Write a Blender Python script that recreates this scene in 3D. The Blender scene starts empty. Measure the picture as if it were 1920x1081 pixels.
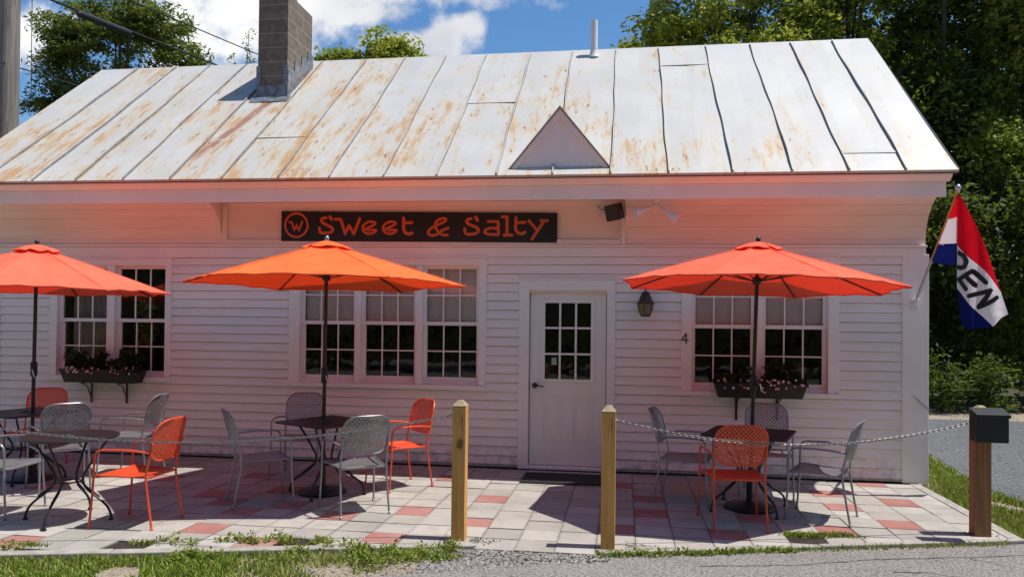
import bpy, math, random
import numpy as np
from mathutils import Vector, Matrix
R = math.radians
S = bpy.context.scene
C = S.collection
rnd = random.Random(7)

# ------------------------------------------------------------------ camera
cd = bpy.data.cameras.new('camera'); cam = bpy.data.objects.new('camera', cd); C.objects.link(cam)
cd.sensor_width = 36; cd.lens = 27.0; cd.clip_start = .05; cd.clip_end = 400
cd.shift_y = (589.1 - 540.5) / 1920
yaw, pit, rol = R(8.36), R(.908), R(.627)
fw = Vector((-math.sin(yaw) * math.cos(pit), math.cos(yaw) * math.cos(pit), math.sin(pit)))
rt = Vector((math.cos(yaw), math.sin(yaw), 0)); up = rt.cross(fw)
r2 = rt * math.cos(rol) + up * math.sin(rol); u2 = up * math.cos(rol) - rt * math.sin(rol)
M3 = Matrix((r2, u2, -fw)).transposed()
cam.matrix_world = Matrix.Translation((0, -9.131, 1.65)) @ M3.to_4x4()
S.camera = cam

# ------------------------------------------------------------------ sky and sun
SUN_EL, SUN_AZ = R(68.1), R(84.3)
w = bpy.data.worlds.new('World'); S.world = w; w.use_nodes = True
nt = w.node_tree; nt.nodes.clear()
N = nt.nodes.new; L = nt.links.new
def vmath(op, a, b=None):
    n = N('ShaderNodeVectorMath'); n.operation = op
    for i, x in enumerate((a, b)):
        if x is None: continue
        if isinstance(x, tuple): n.inputs[i].default_value = x
        else: L(x, n.inputs[i])
    return n
def fmath(op, a, b=None, c=None, clamp=False):
    n = N('ShaderNodeMath'); n.operation = op; n.use_clamp = clamp
    for i, x in enumerate((a, b, c)):
        if x is None: continue
        if isinstance(x, (int, float)): n.inputs[i].default_value = x
        else: L(x, n.inputs[i])
    return n.outputs[0]
sky = N('ShaderNodeTexSky'); sky.sky_type = 'NISHITA'; sky.sun_disc = False
sky.sun_elevation = SUN_EL; sky.sun_rotation = SUN_AZ; sky.air_density = 1.0; sky.dust_density = .6; sky.ozone_density = 2.2
tc = N('ShaderNodeTexCoord'); sx = N('ShaderNodeSeparateXYZ'); L(tc.outputs['Generated'], sx.inputs[0])
dy = fmath('ADD', fmath('ABSOLUTE', sx.outputs[1]), .04)
uv = N('ShaderNodeCombineXYZ'); L(fmath('DIVIDE', sx.outputs[0], dy), uv.inputs[0]); L(fmath('DIVIDE', sx.outputs[2], dy), uv.inputs[1])
nz = N('ShaderNodeTexNoise'); nz.inputs['Scale'].default_value = 14; nz.inputs['Detail'].default_value = 8; nz.inputs['Roughness'].default_value = .6
L(uv.outputs[0], nz.inputs['Vector'])
nz2 = N('ShaderNodeTexNoise'); nz2.inputs['Scale'].default_value = 4; nz2.inputs['Detail'].default_value = 5
L(uv.outputs[0], nz2.inputs['Vector'])
blobs = [(-.235, .366, .050, .034), (-.205, .384, .030, .022), (-.28, .363, .05, .022), (-.47, .41, .17, .06), (-.40, .448, .16, .045),
         (-.56, .375, .09, .05), (-.27, .455, .20, .055), (-.45, .425, .22, .05), (-.12, .46, .14, .035), (-.36, .405, .12, .02), (-.10, .452, .10, .026), (-.84, .395, .10, .05), (-.60, .31, .12, .05)]
acc = None
for cx, cy, rx, ry in blobs:
    d = vmath('SUBTRACT', uv.outputs[0], (cx, cy, 0)); d2 = vmath('MULTIPLY', d.outputs[0], (1 / rx, 1 / ry, 0))
    g = fmath('SUBTRACT', 1.0, vmath('LENGTH', d2.outputs[0]).outputs['Value'])
    acc = g if acc is None else fmath('MAXIMUM', acc, g)
acc = fmath('MAXIMUM', acc, -1.2)
dens = fmath('ADD', acc, fmath('MULTIPLY_ADD', nz.outputs['Fac'], 2.6, -1.35))
mr = N('ShaderNodeMapRange'); mr.interpolation_type = 'SMOOTHSTEP'; L(dens, mr.inputs[0]); mr.inputs[1].default_value = -.25; mr.inputs[2].default_value = .55
shade = N('ShaderNodeMixRGB'); shade.inputs[1].default_value = (.55, .58, .66, 1); shade.inputs[2].default_value = (1.0, 1.0, 1.0, 1)
mr2 = N('ShaderNodeMapRange'); L(nz2.outputs['Fac'], mr2.inputs[0]); mr2.inputs[1].default_value = .30; mr2.inputs[2].default_value = .54
L(mr2.outputs[0], shade.inputs[0])
hs = N('ShaderNodeHueSaturation'); hs.inputs['Saturation'].default_value = 1.26; L(sky.outputs[0], hs.inputs['Color'])
bg = N('ShaderNodeBackground'); L(hs.outputs[0], bg.inputs[0]); bg.inputs[1].default_value = .122
bc = N('ShaderNodeBackground'); L(shade.outputs[0], bc.inputs[0]); bc.inputs[1].default_value = .86
mx = N('ShaderNodeMixShader'); L(mr.outputs[0], mx.inputs[0]); L(bg.outputs[0], mx.inputs[1]); L(bc.outputs[0], mx.inputs[2])
ow = N('ShaderNodeOutputWorld'); L(mx.outputs[0], ow.inputs[0])
sd = bpy.data.lights.new('sun', 'SUN'); sd.energy = 5.0; sd.angle = R(.5); sd.color = (1, .955, .89)
sun = bpy.data.objects.new('sun', sd); C.objects.link(sun)
sun.rotation_euler = Vector((-.40, -.025, -1)).to_track_quat('-Z', 'Y').to_euler(); sun.location = (6, 0, 12)
S.view_settings.view_transform = 'Standard'; S.view_settings.look = 'None'; S.view_settings.gamma = 1; S.view_settings.exposure = 0.22
S.cycles.max_bounces = 10; S.cycles.transparent_max_bounces = 16; S.cycles.use_denoising = True

# ------------------------------------------------------------------ helpers
class MB:
    def __init__(s): s.v = []; s.f = []; s.m = []
    def add(s, vs, fs, m=0):
        b = len(s.v); s.v += [tuple(x) for x in vs]
        s.f += [tuple(i + b for i in f) for f in fs]; s.m += [m] * len(fs)
    def quad(s, a, b, c, d, m=0): s.add((a, b, c, d), [(0, 1, 2, 3)], m)
    def box(s, x0, x1, y0, y1, z0, z1, m=0):
        s.add([(x, y, z) for z in (z0, z1) for y in (y0, y1) for x in (x0, x1)],
              [(0, 2, 3, 1), (4, 5, 7, 6), (0, 1, 5, 4), (2, 6, 7, 3), (0, 4, 6, 2), (1, 3, 7, 5)], m)
    def prism(s, poly, ax, a0, a1, m=0):           # poly in the two other axes, extruded along ax
        n = len(poly)
        def P(a, p):
            return (a, p[0], p[1]) if ax == 0 else ((p[0], a, p[1]) if ax == 1 else (p[0], p[1], a))
        s.add([P(a0, p) for p in poly] + [P(a1, p) for p in poly],
              [tuple(range(n))[::-1], tuple(range(n, 2 * n))] + [(i, (i + 1) % n, n + (i + 1) % n, n + i) for i in range(n)], m)
    def tube(s, pts, r, n=8, closed=False, caps=True, m=0):
        P = [Vector(p) for p in pts]; k = len(P); rr = r if isinstance(r, (list, tuple)) else [r] * k
        T = []
        for i in range(k):
            a = P[(i - 1) % k] if (closed or i > 0) else P[i]; b = P[(i + 1) % k] if (closed or i < k - 1) else P[i]
            T.append((b - a).normalized())
        ref = Vector((0, 0, 1)) if abs(T[0].z) < .9 else Vector((1, 0, 0))
        u = T[0].cross(ref).normalized(); vs = []
        for i in range(k):
            u = (u - T[i] * u.dot(T[i])); u = u.normalized() if u.length > 1e-6 else T[i].orthogonal().normalized()
            v = T[i].cross(u)
            for j in range(n):
                a = 2 * math.pi * j / n
                vs.append(P[i] + (u * math.cos(a) + v * math.sin(a)) * rr[i])
        fs = []
        for i in range(k if closed else k - 1):
            for j in range(n):
                a = i * n + j; b = i * n + (j + 1) % n; c = ((i + 1) % k) * n
                fs.append((a, b, c + (j + 1) % n, c + j))
        if caps and not closed: fs += [tuple(range(n))[::-1], tuple((k - 1) * n + j for j in range(n))]
        s.add(vs, fs, m)
    def lathe(s, prof, c=(0, 0, 0), n=24, m=0):    # prof: (r, z) bottom to top
        vs = [(c[0] + r * math.cos(2 * math.pi * j / n), c[1] + r * math.sin(2 * math.pi * j / n), c[2] + z) for r, z in prof for j in range(n)]
        fs = [(i * n + j, i * n + (j + 1) % n, (i + 1) * n + (j + 1) % n, (i + 1) * n + j) for i in range(len(prof) - 1) for j in range(n)]
        fs += [tuple(range(n))[::-1], tuple((len(prof) - 1) * n + j for j in range(n))]
        s.add(vs, fs, m)
    def beam(s, p, q, w, h, up=(0, 0, 1), m=0):
        p, q = Vector(p), Vector(q); t = (q - p).normalized(); a = t.cross(Vector(up)).normalized() * w / 2; b = a.cross(t).normalized() * h / 2
        vs = [x + i * a + j * b for x in (p, q) for i, j in ((-1, -1), (1, -1), (1, 1), (-1, 1))]
        s.add(vs, [(3, 2, 1, 0), (4, 5, 6, 7), (0, 1, 5, 4), (1, 2, 6, 5), (2, 3, 7, 6), (3, 0, 4, 7)], m)
def obj(name, mb, mats, parent=None, smooth=False, kind=None):
    me = bpy.data.meshes.new(name); me.from_pydata([tuple(v) for v in mb.v], [], mb.f); me.update()
    mats = mats if isinstance(mats, (list, tuple)) else [mats]
    for m in mats: me.materials.append(m)
    if len(mats) > 1: me.polygons.foreach_set('material_index', mb.m)
    if smooth:
        me.polygons.foreach_set('use_smooth', [True] * len(me.polygons)); me.set_sharp_from_angle(angle=R(40))
    o = bpy.data.objects.new(name, me); C.objects.link(o)
    if parent is not None: o.parent = parent
    if kind: o['kind'] = kind
    return o
def bevel(o, wd, seg=2):
    b = o.modifiers.new('bevel', 'BEVEL'); b.width = wd; b.segments = seg; b.limit_method = 'ANGLE'; b.angle_limit = R(35)
    return o
def thing(name, label, cat, loc=(0, 0, 0), rz=0, group=None):
    o = bpy.data.objects.new(name, None); C.objects.link(o); o.location = loc; o.rotation_euler = (0, 0, rz); o.empty_display_size = .1
    return tag(o, label, cat, group)
def tag(o, label, cat, group=None):
    o['label'] = label; o['category'] = cat
    if group: o['group'] = group
    return o
def copy_tree(o, parent=None):
    c = o.copy(); C.objects.link(c); c.parent = parent
    for ch in list(o.children): copy_tree(ch, c)
    return c

# ------------------------------------------------------------------ materials
def nodes(name):
    m = bpy.data.materials.new(name); m.use_nodes = True; t = m.node_tree; t.nodes.clear()
    o = t.nodes.new('ShaderNodeOutputMaterial'); return m, t, o
def noise(t, sc, det=4, rough=.55, vec=None, stretch=None):
    n = t.nodes.new('ShaderNodeTexNoise'); n.inputs['Scale'].default_value = sc; n.inputs['Detail'].default_value = det; n.inputs['Roughness'].default_value = rough
    if vec is None:
        c = t.nodes.new('ShaderNodeTexCoord'); vec = c.outputs['Object']
    if stretch:
        mp = t.nodes.new('ShaderNodeMapping'); mp.inputs['Scale'].default_value = stretch; t.links.new(vec, mp.inputs[0]); vec = mp.outputs[0]
    t.links.new(vec, n.inputs['Vector']); return n.outputs['Fac']
def ramp(t, fac, stops):
    r = t.nodes.new('ShaderNodeValToRGB'); t.links.new(fac, r.inputs[0]); e = r.color_ramp.elements
    while len(e) < len(stops): e.new(.5)
    for el, (p, c) in zip(e, stops): el.position = p; el.color = (*c, 1) if len(c) == 3 else c
    return r.outputs[0]
def mixc(t, fac, a, b, mode='MIX'):
    n = t.nodes.new('ShaderNodeMixRGB'); n.blend_type = mode
    for i, x in enumerate((fac, a, b)):
        if isinstance(x, (int, float)): n.inputs[i].default_value = x
        elif isinstance(x, tuple): n.inputs[i].default_value = (*x, 1)
        else: t.links.new(x, n.inputs[i])
    return n.outputs[0]
def tm(t, op, a, b=None, c=None, clamp=False):
    n = t.nodes.new('ShaderNodeMath'); n.operation = op; n.use_clamp = clamp
    for i, x in enumerate((a, b, c)):
        if x is None: continue
        if isinstance(x, (int, float)): n.inputs[i].default_value = x
        else: t.links.new(x, n.inputs[i])
    return n.outputs[0]
def sstep(t, v, a, b):
    n = t.nodes.new('ShaderNodeMapRange'); n.interpolation_type = 'SMOOTHSTEP'; t.links.new(v, n.inputs[0]); n.inputs[1].default_value = a; n.inputs[2].default_value = b
    return n.outputs[0]
def bump(t, h, strength, dist=.01):
    b = t.nodes.new('ShaderNodeBump'); b.inputs['Strength'].default_value = strength; b.inputs['Distance'].default_value = dist
    t.links.new(h, b.inputs['Height']); return b.outputs[0]
def bsdf(t, o, col, rough=.5, metal=0, spec=.5, normal=None):
    b = t.nodes.new('ShaderNodeBsdfPrincipled')
    for k, x in (('Base Color', col), ('Roughness', rough), ('Metallic', metal), ('Specular IOR Level', spec)):
        if isinstance(x, (int, float)): b.inputs[k].default_value = x
        elif isinstance(x, tuple): b.inputs[k].default_value = (*x, 1)
        else: t.links.new(x, b.inputs[k])
    if normal is not None: t.links.new(normal, b.inputs['Normal'])
    t.links.new(b.outputs[0], o.inputs[0]); return b
def pm(name, col, rough=.5, metal=0, var=.12, sc=6, bs=60, bst=.15, spec=.5, stretch=None, dark=None):
    m, t, o = nodes(name)
    n = noise(t, sc, 6, .6, stretch=stretch)
    c2 = dark or tuple(x * (1 - 2 * var) for x in col)
    c = mixc(t, sstep(t, n, .3, .7), c2, col)
    nr = bump(t, noise(t, bs, 4, stretch=stretch), bst, .004) if bst else None
    bsdf(t, o, c, rough, metal, spec, nr); return m
MT = {}
MT['white'] = pm('white_paint', (.87, .825, .775), .5, var=.035, sc=3, bs=40, bst=.1)
def siding_mat():
    m, t, o = nodes('siding_paint')
    a = noise(t, 1.3, 5, .6, stretch=(1, 1, 3)); b = noise(t, 16, 5, .7, stretch=(.35, 1, 2.5))
    c = mixc(t, sstep(t, a, .3, .7), (.82, .765, .715), (.885, .83, .775))
    c = mixc(t, sstep(t, b, .56, .76), c, (.70, .64, .585))
    tcx = t.nodes.new('ShaderNodeTexCoord'); sp = t.nodes.new('ShaderNodeSeparateXYZ'); t.links.new(tcx.outputs['Object'], sp.inputs[0])
    low = tm(t, 'MULTIPLY', sstep(t, sp.outputs[2], .35, .0), sstep(t, noise(t, 9, 5, .7), .40, .7))
    c = mixc(t, low, c, (.50, .46, .42))       # splash-back dirt on the lowest boards
    bsdf(t, o, c, .5, 0, .4, bump(t, noise(t, 30, 5, .6, stretch=(.2, 1, 3)), .12, .004)); return m
MT['siding'] = siding_mat()
MT['door'] = pm('door_paint', (.88, .82, .74), .42, var=.03, sc=2, bst=.05)
MT['cove'] = pm('cove_paint_with_glow', (.84, .725, .635), .55, var=.05, sc=2.5, bs=30, bst=.12, stretch=(.4, 1, 2))  # warm tint puts the umbrellas' bounced glow into the soffit colour
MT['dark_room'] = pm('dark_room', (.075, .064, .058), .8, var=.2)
MT['shade'] = pm('shade_cloth', (.88, .82, .83), .8, var=.04, sc=3, bst=.05)
MT['black'] = pm('black_metal', (.016, .014, .015), .42, .0, var=.2, sc=20, bst=.05)
MT['blackbox'] = pm('black_plastic', (.009, .009, .010), .5, var=.1, sc=10, bst=.03)
MT['planter'] = pm('planter_brown', (.022, .015, .013), .55, var=.2, sc=10)
MT['signblack'] = pm('sign_black', (.012, .011, .012), .45, var=.15, sc=6, bst=.04)
MT['signred'] = pm('sign_orange', (.62, .115, .035), .5, var=.08, sc=12, bst=.03)
MT['grey'] = pm('grey_powder_coat', (.30, .305, .32), .34, .55, var=.07, sc=30, bst=.05)
MT['orange'] = pm('orange_powder_coat', (.70, .085, .025), .36, 0, var=.06, sc=20, bst=.05)
MT['steel'] = pm('bright_steel', (.55, .55, .56), .28, .9, var=.1, sc=30, bst=.03)
MT['chain'] = pm('zinc_chain', (.22, .22, .225), .45, .5, var=.15, sc=40, bst=.03)
MT['flash'] = pm('lead_flashing', (.30, .32, .36), .42, .35, var=.3, sc=14, bs=18, bst=.6)
MT['clay'] = pm('clay_flue', (.45, .17, .11), .8, var=.15)
MT['pvc'] = pm('white_pipe', (.75, .75, .75), .4, var=.05, bst=0)
MT['rustedge'] = pm('red_drip_edge', (.10, .030, .022), .6, var=.25, sc=9)
MT['bronze'] = pm('lantern_bronze', (.085, .062, .045), .42, .5, var=.2, sc=30)
MT['foundation'] = pm('dark_sill', (.045, .042, .04), .85, var=.3, sc=8)
MT['mat'] = pm('rubber_mat', (.022, .021, .022), .75, var=.2, sc=30)
MT['soil'] = pm('potting_soil', (.035, .024, .017), .95, var=.3, sc=30, bs=60, bst=.6)
MT['kerb'] = pm('kerb_concrete', (.36, .335, .29), .85, var=.16, sc=9, bs=90, bst=.4)
MT['cable'] = pm('cable_rubber', (.012, .012, .012), .6, var=.1, bst=0)
MT['flower_w'] = pm('white_petals', (.78, .72, .72), .6, var=.08, bst=0)
MT['flower_p'] = pm('pink_petals', (.70, .42, .44), .6, var=.2, bst=0)
def fabric(name, col, trans, share=.20):
    m, t, o = nodes(name)
    n = noise(t, 3, 5, .6); c = mixc(t, sstep(t, n, .25, .75), tuple(x * (.9 if i == 0 else .80) for i, x in enumerate(col)), col)
    wv = noise(t, 260, 2, .5); wr = tm(t, 'ADD', tm(t, 'MULTIPLY', noise(t, 5.5, 3, .5, stretch=(1, 1, 2.5)), 1.0), tm(t, 'MULTIPLY', wv, .05)); nr = bump(t, wr, .30, .035)
    d = t.nodes.new('ShaderNodeBsdfDiffuse'); t.links.new(c, d.inputs[0]); t.links.new(nr, d.inputs['Normal'])
    tr = t.nodes.new('ShaderNodeBsdfTranslucent'); tr.inputs[0].default_value = (*trans, 1)
    mxs = t.nodes.new('ShaderNodeMixShader'); mxs.inputs[0].default_value = share
    t.links.new(d.outputs[0], mxs.inputs[1]); t.links.new(tr.outputs[0], mxs.inputs[2]); t.links.new(mxs.outputs[0], o.inputs[0]); return m
MT['navy'] = fabric('navy_cloth', (.010, .015, .10), (.012, .022, .19), .3); MT['flagred'] = fabric('red_cloth', (.74, .010, .022), (.95, .012, .03), .4); MT['flagwhite'] = fabric('white_cloth', (.85, .82, .84), (.95, .90, .93), .4)
MT['coral'] = fabric('coral_canvas', (1.0, .19, .112), (1.0, .028, .009))
MT['tangerine'] = fabric('tangerine_canvas', (1.0, .195, .064), (1.0, .05, .009))
def glass():
    m, t, o = nodes('window_glass')
    fr = t.nodes.new('ShaderNodeFresnel'); fr.inputs[0].default_value = 1.52
    a = t.nodes.new('ShaderNodeBsdfTransparent'); a.inputs[0].default_value = (.90, .93, .92, 1)
    g = t.nodes.new('ShaderNodeBsdfGlossy'); g.inputs['Roughness'].default_value = .015
    t.links.new(bump(t, noise(t, 2.2, 3), .05, .02), g.inputs['Normal'])
    mxs = t.nodes.new('ShaderNodeMixShader'); t.links.new(tm(t, 'MULTIPLY', fr.outputs[0], 1.45, clamp=True), mxs.inputs[0])
    t.links.new(a.outputs[0], mxs.inputs[1]); t.links.new(g.outputs[0], mxs.inputs[2]); t.links.new(mxs.outputs[0], o.inputs[0]); return m
MT['glass'] = glass()
def frosted():
    m, t, o = nodes('lantern_glass')
    a = t.nodes.new('ShaderNodeBsdfTranslucent'); a.inputs[0].default_value = (.6, .5, .38, 1)
    d = t.nodes.new('ShaderNodeBsdfDiffuse'); d.inputs[0].default_value = (.34, .29, .22, 1)
    mxs = t.nodes.new('ShaderNodeMixShader'); mxs.inputs[0].default_value = .5
    t.links.new(a.outputs[0], mxs.inputs[1]); t.links.new(d.outputs[0], mxs.inputs[2]); t.links.new(mxs.outputs[0], o.inputs[0]); return m
MT['lampglass'] = frosted()
def roof_mat():
    m, t, o = nodes('painted_metal_roof')
    tcx = t.nodes.new('ShaderNodeTexCoord'); sp = t.nodes.new('ShaderNodeSeparateXYZ'); t.links.new(tcx.outputs['Object'], sp.inputs[0])
    X, Y = sp.outputs[0], sp.outputs[1]
    base = mixc(t, sstep(t, noise(t, 1.2, 5), .3, .7), (.455, .452, .44), (.51, .505, .488))
    pan = tm(t, 'FRACT', tm(t, 'DIVIDE', tm(t, 'ADD', X, 20.155), .643))     # position across a panel
    wn = t.nodes.new('ShaderNodeTexWhiteNoise'); wn.noise_dimensions = '1D'
    t.links.new(tm(t, 'FLOOR', tm(t, 'DIVIDE', tm(t, 'ADD', X, 20.155), .643)), wn.inputs['W'])
    base = mixc(t, tm(t, 'MULTIPLY', wn.outputs['Value'], .35), base, (.475, .46, .415))
    big = noise(t, .75, 3, .5, stretch=(1.2, .7, .0)); st = noise(t, 1, 6, .68, stretch=(13, 2.6, 0)); md = noise(t, 1, 5, .65, stretch=(4.4, 1.9, 0))
    left = sstep(t, X, 3.4, -5.0); low = sstep(t, Y, 1.9, -.3)
    k = tm(t, 'ADD', tm(t, 'MULTIPLY', big, .52), tm(t, 'MULTIPLY', md, .68))
    k = tm(t, 'ADD', k, tm(t, 'MULTIPLY', st, .72))
    k = tm(t, 'ADD', k, tm(t, 'MULTIPLY', left, .12)); k = tm(t, 'ADD', k, tm(t, 'MULTIPLY', low, .07))
    k = tm(t, 'ADD', k, tm(t, 'MULTIPLY', wn.outputs['Value'], .08))
    ed = tm(t, 'ABSOLUTE', tm(t, 'SUBTRACT', pan, .5)); k = tm(t, 'ADD', k, tm(t, 'MULTIPLY', sstep(t, ed, .36, .5), .07))
    c = mixc(t, tm(t, 'MULTIPLY', sstep(t, k, 1.01, 1.34), .70), base, (.51, .41, .25))
    c = mixc(t, tm(t, 'MULTIPLY', sstep(t, k, 1.17, 1.35), .82), c, (.44, .245, .10))
    sp1 = noise(t, 1, 4, .6, stretch=(17, 6, 0))
    dots = tm(t, 'MULTIPLY', sstep(t, sp1, .60, .68), sstep(t, k, 1.07, 1.2))
    c = mixc(t, dots, c, (.30, .12, .06))
    # the long rust run below the chimney
    d = tm(t, 'ABSOLUTE', tm(t, 'SUBTRACT', X, tm(t, 'MULTIPLY_ADD', Y, .235, -5.27)))
    run = tm(t, 'MULTIPLY', sstep(t, d, .10, .03), tm(t, 'MULTIPLY', sstep(t, Y, -.45, .0), sstep(t, Y, 1.2, 1.05)))
    run = tm(t, 'MULTIPLY', run, sstep(t, noise(t, 1, 5, .7, stretch=(8, 5, 0)), .32, .52))
    c = mixc(t, tm(t, 'MULTIPLY', run, .9), c, (.30, .13, .075))
    hb = tm(t, 'ADD', noise(t, 1.6, 3), tm(t, 'MULTIPLY', noise(t, 40, 4), .06))
    bsdf(t, o, c, .48, 0, .35, bump(t, hb, .35, .03)); return m
MT['roof'] = roof_mat()
def block_mat():
    m, t, o = nodes('grey_block')
    tcx = t.nodes.new('ShaderNodeTexCoord'); sp = t.nodes.new('ShaderNodeSeparateXYZ'); t.links.new(tcx.outputs['Object'], sp.inputs[0])
    zz = tm(t, 'DIVIDE', tm(t, 'SUBTRACT', sp.outputs[2], .08), .205); fr = tm(t, 'FRACT', zz)
    wn = t.nodes.new('ShaderNodeTexWhiteNoise'); wn.noise_dimensions = '1D'; t.links.new(tm(t, 'FLOOR', zz), wn.inputs['W'])
    joint = tm(t, 'GREATER_THAN', fr, .945)
    yj = tm(t, 'LESS_THAN', tm(t, 'ABSOLUTE', tm(t, 'SUBTRACT', sp.outputs[1], tm(t, 'MULTIPLY_ADD', tm(t, 'GREATER_THAN', tm(t, 'FRACT', tm(t, 'MULTIPLY', tm(t, 'FLOOR', zz), .5)), .25), .18, 1.52))), .006)
    joint = tm(t, 'MAXIMUM', joint, yj)
    n = noise(t, 9, 6, .7)
    c = mixc(t, sstep(t, n, .3, .7), (.125, .098, .075), (.23, .19, .145))
    c = mixc(t, tm(t, 'MULTIPLY', wn.outputs['Value'], .5), c, (.21, .19, .165))
    c = mixc(t, tm(t, 'MULTIPLY', joint, .8), c, (.33, .32, .30))
    bsdf(t, o, c, .9, 0, .2, bump(t, noise(t, 90, 4), .5, .006)); return m
MT['block'] = block_mat()
def wood_mat(name, a, b):
    m, t, o = nodes(name)
    g = noise(t, 1, 6, .65, stretch=(42, 42, 1.6)); k = noise(t, 3.5, 3, .5, stretch=(2, 2, 1))
    c = mixc(t, sstep(t, g, .32, .68), a, b)
    kn = sstep(t, noise(t, 1, 2, .4, stretch=(9, 9, 3.2)), .70, .78)
    c = mixc(t, tm(t, 'MULTIPLY', kn, .75), c, tuple(x * .35 for x in a))
    c = mixc(t, tm(t, 'MULTIPLY', sstep(t, k, .4, .75), .4), c, tuple(x * .62 for x in b))
    ck = noise(t, 1, 3, .5, stretch=(30, 30, .55)); ck = sstep(t, tm(t, 'ABSOLUTE', tm(t, 'SUBTRACT', ck, .5)), .022, .006)
    c = mixc(t, tm(t, 'MULTIPLY', tm(t, 'MULTIPLY', ck, sstep(t, noise(t, 2.4, 2), .5, .6)), .7), c, tuple(x * .22 for x in a))
    bsdf(t, o, c, .75, 0, .25, bump(t, g, .35, .004)); return m
MT['post'] = wood_mat('treated_post', (.56, .27, .075), (.74, .40, .125))
MT['postred'] = wood_mat('stained_post', (.21, .095, .042), (.34, .17, .078))
MT['endgrain'] = pm('post_end_grain', (.42, .33, .20), .8, var=.2, sc=30)
MT['pole'] = wood_mat('weathered_pole', (.15, .125, .11), (.30, .26, .225))
def knotted():
    m = MT['post'].copy(); m.name = 'treated_post_with_knot'; t = m.node_tree
    b = next(n for n in t.nodes if n.type == 'BSDF_PRINCIPLED'); col = b.inputs['Base Color'].links[0].from_socket
    tcx = t.nodes.new('ShaderNodeTexCoord'); mp = t.nodes.new('ShaderNodeMapping'); mp.inputs['Location'].default_value = (-.01, 0, -.455); mp.inputs['Scale'].default_value = (1, 0, .6)
    t.links.new(tcx.outputs['Object'], mp.inputs[0])
    ad = t.nodes.new('ShaderNodeVectorMath'); ad.operation = 'LENGTH'; t.links.new(mp.outputs[0], ad.inputs[0])
    d = tm(t, 'ADD', ad.outputs['Value'], tm(t, 'MULTIPLY_ADD', noise(t, 40, 4), .03, -.015))
    t.links.new(mixc(t, tm(t, 'MULTIPLY', sstep(t, d, .040, .012), .8), col, (.10, .05, .02)), b.inputs['Base Color']); return m
MT['postknot'] = knotted()
def tile_mat(name, a, b):
    m, t, o = nodes(name)
    g = t.nodes.new('ShaderNodeNewGeometry')
    c = mixc(t, g.outputs['Random Per Island'], a, b)
    c = mixc(t, tm(t, 'MULTIPLY', sstep(t, noise(t, 3.2, 6, .7), .42, .70), .5), c, tuple(x * .72 for x in a))
    c = mixc(t, tm(t, 'MULTIPLY', sstep(t, noise(t, 55, 4, .7), .58, .75), .4), c, tuple(x * .66 for x in a))
    tcx = t.nodes.new('ShaderNodeTexCoord'); sp = t.nodes.new('ShaderNodeSeparateXYZ'); t.links.new(tcx.outputs['Object'], sp.inputs[0])
    ex = tm(t, 'ABSOLUTE', tm(t, 'SUBTRACT', tm(t, 'FRACT', tm(t, 'SUBTRACT', tm(t, 'DIVIDE', sp.outputs[0], .3048), .32)), .5)); ey = tm(t, 'ABSOLUTE', tm(t, 'SUBTRACT', tm(t, 'FRACT', tm(t, 'DIVIDE', sp.outputs[1], .3048)), .5))
    eg = tm(t, 'ADD', tm(t, 'MAXIMUM', ex, ey), tm(t, 'MULTIPLY_ADD', noise(t, 14, 5, .7), .16, -.08))
    c = mixc(t, tm(t, 'MULTIPLY', sstep(t, eg, .40, .52), .42), c, tuple(x * .6 for x in a))
    c = mixc(t, tm(t, 'MULTIPLY', sstep(t, noise(t, .9, 5, .7), .52, .68), .22), c, (.50, .475, .43))
    bsdf(t, o, c, .85, 0, .3, bump(t, noise(t, 130, 4), .3, .003)); return m
MT['tile'] = tile_mat('pale_paver', (.30, .282, .25), (.395, .374, .335))
MT['redtile'] = tile_mat('red_paver', (.30, .125, .105), (.345, .17, .145))
def ground_mat(name, stops, sc1, sc2, bst, bsc, dist=.02):
    m, t, o = nodes(name)
    n = noise(t, sc1, 6, .7); f = noise(t, sc2, 3, .8)
    c = ramp(t, n, stops); c = mixc(t, tm(t, 'MULTIPLY', sstep(t, f, .42, .60), .72), c, tuple(min(1, x * 1.75) for x in stops[-1][1]))
    c = mixc(t, tm(t, 'MULTIPLY', sstep(t, f, .46, .32), .75), c, tuple(x * .38 for x in stops[0][1]))
    bsdf(t, o, c, .92, 0, .25, bump(t, noise(t, bsc, 4, .7), bst, dist)); return m
MT['asphalt'] = ground_mat('asphalt', [(.3, (.125, .117, .108)), (.7, (.185, .174, .163))], 1.6, 48, .8, 60, .010)
MT['soilground'] = ground_mat('dry_soil', [(.3, (.13, .105, .07)), (.55, (.20, .165, .115)), (.75, (.26, .225, .17))], 4, 60, .7, 60)
MT['lot'] = ground_mat('gravel_lot', [(.3, (.060, .062, .066)), (.7, (.10, .102, .106))], 2.2, 38, .8, 38)
MT['forest'] = ground_mat('forest_floor', [(.3, (.02, .022, .012)), (.7, (.05, .05, .025))], 2, 20, .6, 20)
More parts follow.
